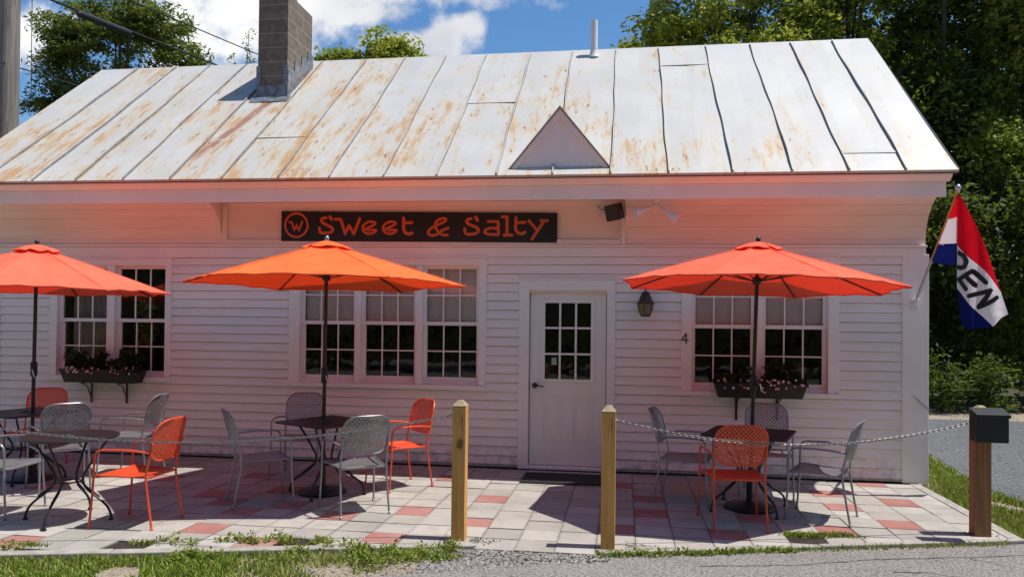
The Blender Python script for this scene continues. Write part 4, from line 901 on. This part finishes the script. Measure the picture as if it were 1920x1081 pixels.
while len(pts) < 1500:
    x = rg.uniform(4.0, 9.5); y = rg.uniform(-.8, 8.2)
    if x > 4.05 + .13 * max(0, y): pts.append((x, y, -.072))
pebbles('lot_stones', pts, .006, .018, 8)

# ------------------------------------------------------------------ posts, mailbox, chains
def post(name, x, y, ztop, label, mat, wdt=.108):
    t = thing(name, label, 'post', (x, y, G)); h = wdt / 2; mb = MB(); mb.box(-h, h, -h, h, -.15, ztop - G - .05)
    bevel(obj('post_shaft', mb, mat, t), .004); mb = MB(); zt = ztop - G
    mb.add([(-h, -h, zt - .0495), (h, -h, zt - .0495), (h, h, zt - .0495), (-h, h, zt - .0495), (-h, -h, zt - .042), (h, -h, zt - .042), (h, h, zt - .042), (-h, h, zt - .042), (-.02, -.02, zt), (.02, -.02, zt), (.02, .02, zt), (-.02, .02, zt)],
           [(3, 2, 1, 0)] + [(i, (i + 1) % 4, 4 + (i + 1) % 4, 4 + i) for i in range(4)] + [(4 + i, 4 + (i + 1) % 4, 8 + (i + 1) % 4, 8 + i) for i in range(4)] + [(8, 9, 10, 11)])
    obj('post_cap', mb, MT['endgrain'], t); return t
post('wooden_post', -1.29, -3.12, 1.06, 'square timber post left of the entry walk, dark knot halfway', MT['postknot'])
post('wooden_post', -.115, -3.14, 1.05, 'square timber post right of the entry walk, in front of the door', MT['post'])
post('wooden_post', 2.945, -2.20, 1.035, 'red brown timber post that carries the black mailbox', MT['postred'], .125)
mbx = thing('mailbox', 'black metal mailbox on the far right timber post', 'mailbox', (2.93, -2.30, .76))
mb = MB(); mb.prism([(-.03, 0), (-.16, 0), (-.16, .215), (-.03, .255)], 0, -.12, .12); bevel(obj('box', mb, MT['blackbox'], mbx), .004)
mb = MB(); mb.prism([(-.028, .257), (-.172, .218), (-.174, .228), (-.028, .270)], 0, -.128, .128); mb.box(-.128, .128, -.176, -.1735, .20, .227); bevel(obj('lid', mb, MT['blackbox'], mbx), .002)
def chain(name, label, p0, p1, sag):
    p0, p1 = Vector(p0), Vector(p1); L_ = (p1 - p0).length; n = int(L_ * 1.03 / .026); mb = MB()
    P = [p0.lerp(p1, k / n) - Vector((0, 0, 4 * sag * (k / n) * (1 - k / n))) for k in range(n + 1)]
    for k in range(n):
        c = (P[k] + P[k + 1]) / 2; t = (P[k + 1] - P[k]).normalized(); s = t.cross(Vector((0, 0, 1))).normalized(); u = s.cross(t)
        an = R(40) if k % 2 else R(-50); q = s * math.cos(an) + u * math.sin(an)
        pts = [c + t * ((.0175) * math.cos(a)) + q * (.009 * math.sin(a)) for a in [2 * math.pi * j / 8 for j in range(8)]]
        mb.tube(pts, .0029, 5, True)
    o = obj(name, mb, MT['chain'], None, True); return tag(o, label, 'chain')
chain('chain', 'steel chain drooping from the entry post past the left tables', (-1.345, -3.13, .945), (-5.35, -4.02, .95), .225)
chain('chain', 'steel chain drooping from the entry post to the mailbox post', (-.06, -3.13, .935), (2.882, -2.22, .90), .19)
chain('chain', 'short steel chain hooked on the white corner board', (3.175, -.058, .935), (3.35, -.058, .775), .01)
mb = MB(); mb.tube([(3.172, -.04, .94), (3.172, -.06, .94), (3.172, -.066, .93), (3.172, -.06, .922)], .004, 6); tag(obj('eye_hook', mb, MT['chain'], None, True), 'small steel hook on the corner board that holds the short chain', 'hook')
mb = MB(); 

# ------------------------------------------------------------------ doormat
dm = thing('doormat', 'black ribbed rubber mat in front of the door', 'doormat', (-.66, -.58, G))
mb = MB(); mb.box(-.455, .455, -.29, .29, .003, .014); obj('mat_base', mb, MT['mat'], dm)
mb = MB()
for k in range(44): x = -.44 + k * .0205; mb.box(x, x + .011, -.275, .275, .0141, .021)
obj('ribs', mb, MT['mat'], dm)

# ------------------------------------------------------------------ chairs
def rrect_dist(u, v, hw, hh, r):                     # signed distance to a rounded rectangle
    a, b = abs(u) - hw + r, abs(v) - hh + r
    return math.hypot(max(a, 0), max(b, 0)) + min(max(a, b), 0) - r
def lattice(mb, hw, hh, r, f, sp=.026, wd=.0125, th=.0022):
    """punched sheet: two families of diagonal bars clipped to a rounded rectangle; f maps (u, v, lift) to space"""
    D = hw + hh
    for fam in (1, -1):
        for i in range(-int(D / sp), int(D / sp) + 1):
            c = i * sp; run = None; seg = []
            N_ = 60
            for k in range(N_ + 1):
                s = -D + 2 * D * k / N_
                u, v = (c + s) / 2, fam * (s - c) / 2
                ins = rrect_dist(u, v, hw, hh, r) < 0
                if ins:
                    if run is None: run = [(u, v)]
                    else: run.append((u, v))
                if (not ins or k == N_) and run:
                    if len(run) > 1: seg.append(run)
                    run = None
            for run in seg:
                step = max(1, len(run) // 5); q = run[::step]
                if q[-1] != run[-1]: q.append(run[-1])
                dx, dv = q[-1][0] - q[0][0], q[-1][1] - q[0][1]; l = math.hypot(dx, dv); nu, nv = -dv / l * wd / 2, dx / l * wd / 2
                vs = []
                for u, v in q:
                    off = .0004 * fam
                    vs += [f(u + nu, v + nv, off + th), f(u - nu, v - nv, off + th), f(u - nu, v - nv, off - th), f(u + nu, v + nv, off - th)]
                fs = []
                for k in range(len(q) - 1):
                    for j in range(4): a = 4 * k + j; b = 4 * k + (j + 1) % 4; fs.append((a, b, b + 4, a + 4))
                mb.add(vs, fs)
def rim(hw, hh, r, f, n=40):
    pts = []
    for cx, cy, a0 in ((hw - r, hh - r, 0), (-hw + r, hh - r, 90), (-hw + r, -hh + r, 180), (hw - r, -hh + r, 270)):
        for k in range(8): a = R(a0 + 90 * k / 7); pts.append(f(cx + r * math.cos(a), cy + r * math.sin(a), 0))
    return pts
def make_chair(label, mat, group):
    t = thing('patio_chair', label, 'chair', (0, 0, G), 0, group)
    BH, BW = .172, .215
    def fb(u, v, e):                                 # backrest: u across, v up, gently curved and leaning back
        x = -.245 - (v + BH) * .26 + .055 * (u / BW) ** 2 - .02
        return (x + e, u, .72 + v)
    mb = MB(); lattice(mb, BW, BH, .12, fb, .036, .0125); obj('backrest', mb, mat, t)
    mb = MB(); mb.tube(rim(BW, BH, .12, fb), .0085, 8, True); obj('back_frame', mb, mat, t, True)
    def fs(u, v, e):                                 # seat: u across, v front-back
        k = 1 + .08 * (v / .225)
        z = .425 - .012 * math.cos(u / .24 * math.pi / 2) * math.cos(v / .23 * math.pi / 2) + (.012 * (v / .225) if v > 0 else 0)
        if v > .19: z -= (v - .19) * .5
        return (.02 + v, u * k, z + e)
    mb = MB(); lattice(mb, .222, .222, .05, fs, .026, .0135); obj('seat', mb, mat, t)
    mb = MB(); mb.tube(rim(.225, .225, .05, fs), .0085, 8, True); mb.tube([(-.2, -.205, .418), (-.2, .205, .418)], .009, 8); obj('seat_frame', mb, mat, t, True)
    for s in (1, -1):
        mb = MB(); mb.tube([(-.27, s * .222, .006), (-.235, s * .216, .2), (-.203, s * .213, .40), (-.212, s * .212, .50), (-.236, s * .209, .60), (-.262, s * .213, .70)], .0095, 8)
        mb.lathe([(.014, 0), (.014, .018), (.010, .022)], (-.27, s * .222, 0), 10); obj('leg', mb, mat, t, True)
        mb = MB(); mb.tube([(.262, s * .262, .006), (.240, s * .254, .30), (.232, s * .25, .56), (.226, s * .25, .605), (.205, s * .251, .632), (.17, s * .252, .643), (.0, s * .25, .648), (-.12, s * .238, .642), (-.235, s * .218, .625)], [.0095, .0095, .0095, .0095, .0095, .0095, .0105, .0105, .0095], 8)
        mb.lathe([(.014, 0), (.014, .018), (.010, .022)], (.262, s * .262, 0), 10); mb.tube([(.234, s * .252, .42), (.19, s * .225, .42)], .007, 6); obj('leg', mb, mat, t, True)
    return t
GC, GO = 'grey perforated patio chairs', 'orange perforated patio chairs'
grey0 = make_chair('', MT['grey'], GC); orange0 = make_chair('', MT['orange'], GO)
used = set()
for src, x, y, a, lb in (
    (grey0, -3.41, -2.24, 36, 'grey chair left of the square middle table, side on to the window'),
    (grey0, -2.42, -2.36, 128, 'grey chair with sunlit back at the front of the middle table'),
    (orange0, -2.34, -1.25, -134, 'orange chair right of the middle table, close to the window wall'),
    (grey0, -3.60, -.93, -80, 'grey chair behind the middle table under the triple window'),
    (grey0, .60, -1.36, -14, 'grey chair left of the right hand table, nearest the door'),
    (orange0, .95, -2.22, 95, 'orange chair with its back to the road at the right hand table'),
    (grey0, 1.46, -.86, -100, 'grey chair behind the right hand table under the flower box'),
    (grey0, 1.77, -1.84, 157, 'grey chair right of the right hand table, near the corner board'),
    (orange0, -4.06, -3.13, 180, 'orange chair at the round black table, facing left'),
    (grey0, -5.62, -2.10, 138, 'grey chair back to the road behind the round black table'),
    (grey0, -5.45, -1.20, -172, 'grey chair by the wall below the left flower box'),
    (orange0, -6.72, -1.10, -70, 'orange chair in the shade behind the left umbrella pole'),
    (grey0, -5.47, -3.05, 6, 'grey chair cut off by the left edge, facing the round table')):
    c = src if src.name not in used else copy_tree(src); used.add(src.name)
    c.location = (x, y, G); c.rotation_euler = (0, 0, R(a)); c['label'] = lb

# ------------------------------------------------------------------ tables
def top_outline(kind, s):
    if kind == 'round': return [(s * math.cos(2 * math.pi * k / 40), s * math.sin(2 * math.pi * k / 40)) for k in range(40)]
    pts = []; r = .035
    for cx, cy, a0 in ((s - r, s - r, 0), (-s + r, s - r, 90), (-s + r, -s + r, 180), (s - r, -s + r, 270)):
        for k in range(5): a = R(a0 + 22.5 * k); pts.append((cx + r * math.cos(a), cy + r * math.sin(a)))
    return pts
def mesh_top_mat():
    m, t, o = nodes('black_mesh_top')
    tcx = t.nodes.new('ShaderNodeTexCoord'); sp = t.nodes.new('ShaderNodeSeparateXYZ'); t.links.new(tcx.outputs['Object'], sp.inputs[0])
    q = [tm(t, 'ABSOLUTE', tm(t, 'SUBTRACT', tm(t, 'FRACT', tm(t, 'MULTIPLY', tm(t, op, sp.outputs[0], sp.outputs[1]), 42)), .5)) for op in ('ADD', 'SUBTRACT')]
    hole = sstep(t, tm(t, 'MAXIMUM', q[0], q[1]), .33, .27)
    bsdf(t, o, mixc(t, hole, (.022, .020, .020), (.008, .007, .007)), .38, 0, .5, bump(t, hole, .5, -.004)); return m
MT['meshtop'] = mesh_top_mat()
def table(name, label, kind, s, loc, rz, legs, foot, ztop=.72):
    t = thing(name, label, 'table', (loc[0], loc[1], G), rz, 'black metal patio tables')
    o = top_outline(kind, s); n = len(o); mb = MB()
    mb.add([(x, y, ztop) for x, y in o] + [(x, y, ztop - .006) for x, y in o], [tuple(range(n)), tuple(range(n, 2 * n))[::-1]] + [(k, n + k, n + (k + 1) % n, (k + 1) % n) for k in range(n)])
    mb = MB(); lattice(mb, s * .985, s * .985, s * .984 if kind == 'round' else .035, lambda u, v, e: (u, v, ztop - .004 + e), .023, .0125, .0018); mb.tube([(.045 * math.cos(2 * math.pi * q / 16), .045 * math.sin(2 * math.pi * q / 16), ztop - .003) for q in range(16)], .012, 6, True)
    obj('tabletop', mb, MT['black'], t)
    mb = MB(); mb.tube([(x * .995, y * .995, ztop - .009) for x, y in o], .0105, 8, True); obj('rim', mb, MT['black'], t, True)
    mb = MB(); mb.tube([(.09 * math.cos(2 * math.pi * k / 20), .09 * math.sin(2 * math.pi * k / 20), .33) for k in range(20)], .007, 6, True)
    for a in legs:
        a = R(a); mb.tube([(.09 * math.cos(a), .09 * math.sin(a), .33), (.26 * math.cos(a), .26 * math.sin(a), .20)], .006, 6)
    obj('stretcher', mb, MT['black'], t, True)
    for a in legs:
        a = R(a); mb = MB()
        pr = [(s * .85, ztop - .012), (s * .83, ztop - .05), (s * .66, ztop - .13), (.16, ztop - .27), (.105, .36), (.14, .27), (.25, .19), (foot - .03, .12), (foot, .05), (foot + .004, .004)]
        q = pr
        for _ in range(2):
            z_ = [q[0]]
            for b, c in zip(q, q[1:]): z_ += [(b[0] * .75 + c[0] * .25, b[1] * .75 + c[1] * .25), (b[0] * .25 + c[0] * .75, b[1] * .25 + c[1] * .75)]
            q = z_ + [q[-1]]
        mb.tube([(r_ * math.cos(a), r_ * math.sin(a), z_) for r_, z_ in q], .0105, 8); mb.lathe([(.02, 0), (.02, .012), (.012, .03)], (foot * math.cos(a), foot * math.sin(a), 0), 12)
        obj('leg', mb, MT['black'], t, True)
    return t
table('square_table', 'square black metal table under the middle orange umbrella', 'square', .37, (-2.95, -1.73), R(-28), (28, 118, 208, 298), .39)
table('square_table', 'square black metal table under the right hand coral umbrella', 'square', .375, (1.17, -1.63), R(-18), (45, 135, 225, 315), .41)
table('square_table', 'square black metal table at the left edge under the coral umbrella', 'square', .36, (-6.35, -1.72), R(-20), (45, 135, 225, 315), .39)
table('round_table', 'round black metal table with curved legs near the left edge', 'round', .375, (-4.69, -3.16), 0, (10, 100, 190, 280), .36)

# ------------------------------------------------------------------ umbrellas
def umbrella(label, loc, n, Rr, a0, zr, za, mat, tilt=(0, 0), rib_mat='black', pole_mat='black', crank_a=-60):
    t = thing('patio_umbrella', label, 'umbrella', (loc[0], loc[1], G), 0, 'open market umbrellas over the tables'); t.rotation_euler = (tilt[0], tilt[1], 0)
    zr -= G; za -= G
    def V(a, k, v): pass
    cor = [(Rr * math.cos(R(a0 + 360 * k / n)), Rr * math.sin(R(a0 + 360 * k / n))) for k in range(n)]
    def surf(k, a, v):                               # a across panel 0..1, v from apex 0 to rim 1
        p, q = cor[k], cor[(k + 1) % n]; x = (p[0] * (1 - a) + q[0] * a) * v; y = (p[1] * (1 - a) + q[1] * a) * v
        cut = 1 - .012 * math.sin(math.pi * a) * v ** 4
        z = za - (za - zr) * (v * .93 + .07 * v * v) - .022 * math.sin(math.pi * a) * math.sin(math.pi * min(1, v)) + .017 * math.sin(math.pi * a) * v ** 6
        z += .0035 * math.sin(x * 21 + k) * math.sin(y * 17 + 2 * k) * v * v + .005 * math.sin(a * 19 + 3 * v + k) * v ** 3 * math.sin(math.pi * a)
        return (x * cut, y * cut, z)
    mb = MB(); NA, NV = 10, 10
    for k in range(n):
        for i in range(NA):
            for j in range(NV):
                v0, v1 = .10 + .90 * j / NV, .10 + .90 * (j + 1) / NV
                mb.quad(surf(k, i / NA, v0), surf(k, i / NA, v1), surf(k, (i + 1) / NA, v1), surf(k, (i + 1) / NA, v0))
    can = obj('canopy', mb, mat, t)
    mb = MB()
    for k in range(n):                               # hem along every rim edge
        for i in range(NA):
            a, b = surf(k, i / NA, 1), surf(k, (i + 1) / NA, 1); mb.quad(a, (a[0] * .997, a[1] * .997, a[2] - .012), (b[0] * .997, b[1] * .997, b[2] - .012), b)
    obj('hem', mb, mat, can)
    for k in range(n):                               # double-stitched seam over every rib
        mb = MB()
        tx, ty = -cor[k][1] / Rr * .009, cor[k][0] / Rr * .009
        for j in range(NV):
            a, b = surf(k, 0, .11 + .885 * j / NV), surf(k, 0, .11 + .885 * (j + 1) / NV); mb.quad((a[0] - tx, a[1] - ty, a[2] + .0015), (b[0] - tx, b[1] - ty, b[2] + .0015), (b[0], b[1], b[2] + .005), (a[0], a[1], a[2] + .005)); mb.quad((a[0], a[1], a[2] + .005), (b[0], b[1], b[2] + .005), (b[0] + tx, b[1] + ty, b[2] + .0015), (a[0] + tx, a[1] + ty, a[2] + .0015))
        obj('seam', mb, mat, can)
    mb = MB(); NV2 = 6
    for k in range(n):
        p, q = cor[k], cor[(k + 1) % n]
        for i in range(8):
            for j in range(NV2):
                def cp(a, v):
                    s = .175 * v; x, y = (p[0] * (1 - a) + q[0] * a) * s, (p[1] * (1 - a) + q[1] * a) * s
                    z = za + .028 - .072 * v ** 1.4 - .008 * math.sin(math.pi * a) * v + (-.008 * math.sin(2 * math.pi * a + k * 1.7) * v ** 3)
                    return (x, y, z)
                mb.quad(cp(i / 8, j / NV2), cp(i / 8, (j + 1) / NV2), cp((i + 1) / 8, (j + 1) / NV2), cp((i + 1) / 8, j / NV2))
    obj('vent_cap', mb, mat, can)
    mb = MB(); mb.lathe([(.02, za + .03), (.024, za + .05), (.018, za + .068), (.008, za + .075)], n=14); obj('finial', mb, MT['steel' if n == 6 else 'black'], t, True)
    mb = MB(); mb.lathe([(.019, .06), (.019, 1.02), (.0185, za - .02)], n=18); mb.lathe([(.026, .36), (.026, .42)], n=16)
    obj('pole', mb, MT[pole_mat], t, True)
    ca = R(crank_a); mb = MB(); mb.lathe([(.028, 1.10), (.034, 1.12), (.034, 1.24), (.028, 1.26)], n=16); mb.tube([(.02 * math.cos(ca), .02 * math.sin(ca), 1.18), (.065 * math.cos(ca), .065 * math.sin(ca), 1.18)], [.026, .020], 12)
    ck = obj('crank_housing', mb, MT['blackbox'], t, True)
    mb = MB(); b = Vector((.07 * math.cos(ca), .07 * math.sin(ca), 1.18)); mb.tube([b, b + Vector((.02 * math.cos(ca), .02 * math.sin(ca), 0)), b + Vector((.03, -.01, -.07)), b + Vector((.06, -.04, -.08))], .006, 8); obj('crank_handle', mb, MT['steel'], ck, True)
    hz = za - .36
    mb = MB(); mb.lathe([(.035, hz - .02), (.042, hz), (.042, hz + .03), (.03, hz + .05)], n=16); obj('runner', mb, MT[rib_mat], t, True); mb = MB(); mb.lathe([(.03, za - .06), (.04, za - .045), (.04, za - .02), (.03, za - .012)], n=16); obj('hub', mb, MT[rib_mat], t, True)
    for k in range(n):
        mb = MB(); pt = [Vector(surf(k, 0, v)) - Vector((0, 0, .014)) for v in (.03, .2, .4, .6, .8, .985)]; mb.tube(pt, .0075, 6)
        mb.tube([(.035 * math.cos(R(a0 + 360 * k / n)), .035 * math.sin(R(a0 + 360 * k / n)), hz + .01), tuple(pt[2] * .5 + pt[3] * .5)], .0065, 6); obj('rib', mb, MT[rib_mat], t, True)
    return t
MT['polebrown'] = pm('dark_bronze_pole', (.045, .022, .018), .4, .2, var=.15)
umbrella('coral red canvas umbrella over the table right of the door', (1.18, -1.60), 8, 1.33, 18, 2.05, 2.46, MT['coral'], (R(-1.3), R(1.7)))
umbrella('lighter tangerine canvas umbrella in front of the triple window', (-3.0, -1.72), 6, 1.42, 14, 2.06, 2.475, MT['tangerine'], (R(-.5), R(0)), pole_mat='polebrown')
umbrella('coral canvas umbrella cut off by the left edge', (-6.27, -1.72), 8, 1.35, 21, 1.975, 2.45, MT['coral'], (R(0), R(.3)))
for x, y, lb in ((1.18, -1.60, 'heavy round black umbrella base under the right hand table'), (-3.0, -1.72, 'heavy round black umbrella base under the middle table'), (-6.27, -1.72, 'heavy round black umbrella base at the left edge')):
    t = thing('umbrella_base', lb, 'umbrella base', (x, y, G), 0, 'round umbrella bases')
    mb = MB(); mb.lathe([(.235, .0), (.24, .012), (.235, .028), (.20, .042), (.10, .058), (.045, .066), (.036, .075)], n=36); obj('base_plate', mb, MT['black'], t, True)
    mb = MB(); mb.lathe([(.030, .07), (.030, .34), (.034, .345), (.034, .365), (.028, .37)], n=18); mb.tube([(.028, 0, .28), (.065, 0, .28)], [.009, .012], 10); obj('stem', mb, MT['black'], t, True)

# ------------------------------------------------------------------ window boxes with plants
def wbox(x0, x1, bx, lb):
    xc = (x0 + x1) / 2; t = thing('window_box', lb, 'planter', (xc, -.16, .88), 0, 'window boxes')
    hw = (x1 - x0) / 2; mb = MB(); a, b = hw, hw - .045
    def ring(h, k, y0, y1): return [(-h, y0, k), (h, y0, k), (h, y1, k), (-h, y1, k)]
    r_ = [ring(b, 0, -.075, .085), ring(a, .155, -.11, .105), ring(a + .008, .155, -.118, .108), ring(a + .008, .172, -.118, .108), ring(a - .02, .172, -.095, .09), ring(a - .025, .135, -.09, .085)]
    vs = [p for q in r_ for p in q]; fs = [(3, 2, 1, 0)]
    for k in range(5): fs += [(4 * k + i, 4 * k + (i + 1) % 4, 4 * k + 4 + (i + 1) % 4, 4 * k + 4 + i) for i in range(4)]
    mb.add(vs, fs); obj('trough', mb, MT['planter'], t)
    mb = MB(); mb.quad((-a + .026, -.089, .14), (a - .026, -.089, .14), (a - .026, .084, .14), (-a + .026, .084, .14)); obj('soil', mb, MT['soil'], t)
    for x in bx:
        mb = MB(); q = x - xc; mb.box(q - .013, q + .013, .112, .120, -.27, .0); mb.box(q - .013, q + .013, -.08, .111, -.012, -.003); mb.tube([(q, .108, -.20), (q, .03, -.05), (q, -.06, -.016)], .007, 8); obj('bracket', mb, MT['black'], t)
wbox(-7.13, -6.06, (-6.84, -6.34), 'black window box under the left pair of windows')
wbox(1.01, 2.0, (1.27, 1.72), 'dark brown window box under the right pair of windows')
def plant(x, hw, h, lb, nf, cols, seed, flow_low=True):
    rg = np.random.default_rng(seed); t = thing('flowering_plant', lb, 'plant', (x, -.17, 1.02), 0, 'flowers in the window boxes')
    K = 26; cs = [(rg.uniform(-hw, hw), rg.uniform(-.08, .06), (rg.random() ** .8) * h * (1 - .5 * abs(rg.uniform(-1, 1)) ** 2)) for _ in range(K)]
    leaves('foliage', cs, [.055] * K, 30, .055, MT['leaf_box'], t, seed, .9, .6, .1)
    mb = MB()
    for _ in range(14): q = cs[rg.integers(K)]; mb.tube([(q[0] * .5, 0, -.02), (q[0] * .8, q[1] * .6, q[2] * .6), q], [.004, .003, .002], 5)
    obj('stems', mb, MT['leaf_box'], t)
    mb = MB()
    for _ in range(nf):
        c = Vector((rg.uniform(-hw, hw), rg.uniform(-.14, -.06), rg.uniform(-.03, .07) if flow_low else rg.uniform(.0, h))); r_ = rg.uniform(.013, .021); nrm = Vector((rg.normal() * .3, -1, .5 + rg.normal() * .3)).normalized(); u = nrm.orthogonal().normalized(); v = nrm.cross(u)
        m_ = int(rg.random() < cols)
        for k in range(5):
            a = 2 * math.pi * k / 5; d = u * math.cos(a) + v * math.sin(a); e = u * -math.sin(a) + v * math.cos(a)
            mb.add([c, c + d * r_ * .6 + e * r_ * .45 + nrm * .004, c + d * r_ + nrm * .002, c + d * r_ * .6 - e * r_ * .45 + nrm * .004], [(0, 1, 2, 3)], m_)
    obj('blossoms', mb, [MT['flower_w'], MT['flower_p']], t)
plant(-6.82, .24, .25, 'bushy dark plant with pale flowers on the left of the left box', 26, .5, 41)
plant(-6.26, .20, .27, 'bushy dark plant on the right side of the left box', 14, .6, 43)
plant(1.24, .20, .13, 'low plant with white flowers on the left of the right box', 24, .25, 45)
plant(1.72, .24, .26, 'taller dark plant with pink flowers on the right of the right box', 34, .6, 47)
hp = thing('house_plant', 'bright green climbing plant behind the left window glass', 'plant', (-6.30, .24, .75))
cs = [(rnd.uniform(-.10, .10), rnd.uniform(-.06, .06), .15 + k * .032) for k in range(38)]
leaves('foliage', cs, [.09] * 38, 22, .085, MT['leaf_light'], hp, 51, .9, .6); mb = MB(); mb.lathe([(.09, -.02), (.12, .14), (.125, .15)]); mb.tube([(0, 0, .1), (0, 0, 1.30)], .008, 6); obj('plant_pot', mb, MT['white'], hp, True)
mb = MB(); mb.box(-6.75, -5.9, .13, .55, .70, .73); mb.box(-6.72, -6.68, .15, .53, .0, .70); mb.box(-5.97, -5.93, .15, .53, .0, .70); tag(obj('side_table', mb, MT['dark_room']), 'dark table inside the left window below the green plant', 'table')

# ------------------------------------------------------------------ utility pole and wires
up_ = thing('utility_pole', 'weathered grey utility pole at the far left edge', 'pole', (-9.98, 2.0, -.16))
mb = MB(); mb.tube([(0, 0, -.2), (0, 0, 3), (.0, 0, 6), (0, 0, 9.5)], [.175, .165, .155, .135], 24); obj('pole_shaft', mb, MT['pole'], up_, True)
mb = MB(); mb.tube([(-.135, -.115, .2), (-.13, -.11, 8.5)], .028, 12); obj('conduit', mb, MT['pvc'], up_, True)
def wire(name, lb, p, q, r, sag, cat='cable'):
    p, q = Vector(p), Vector(q); mb = MB(); mb.tube([p.lerp(q, k / 24) - Vector((0, 0, 4 * sag * (k / 24) * (1 - k / 24))) for k in range(25)], r, 8); return tag(obj(name, mb, MT['cable'], None, True), lb, cat, )
a, b = Vector((-11.82, 4.6, 8.24)), Vector((-11.69, 11.5, 9.09))
d = b - a
wire('overhead_cable', 'thick black cable that carries the splice case at upper left', a - d * .3, b + d * .9, .024, 0)
wire('overhead_cable', 'thin black cable running from the top edge to the chimney', (-10.12, 2.7, 7.875), (-10.44, 13.4, 9.645), .015, 0)
wire('overhead_cable', 'thin black cable crossing the front of the utility pole', (-9.0, .0, 5.33), (-13.0, 8.0, 7.35), .012, .0)
wire('overhead_cable', 'thin drop wire hanging down beside the utility pole', (-10.44, 3.0, 7.6), (-10.42, 3.0, 5.6), .006, 0)
sc_ = thing('splice_case', 'black tubular splice case hanging on the overhead cable', 'cable splice', tuple(a.lerp(b, .3)))
p, q = a.lerp(b, .19) - Vector((0, 0, .06)), a.lerp(b, .43) - Vector((0, 0, .06))
mb = MB(); mb.tube([p - d * .008, p, q, q + d * .008], [.03, .078, .078, .03], 16); rel(obj('case', mb, MT['cable'], sc_, True), sc_)
mb = MB()
for s in (.05, .95): c = p.lerp(q, s); mb.tube([c, c + Vector((0, 0, .075))], .012, 6)
rel(obj('hanger', mb, MT['steel'], sc_), sc_)
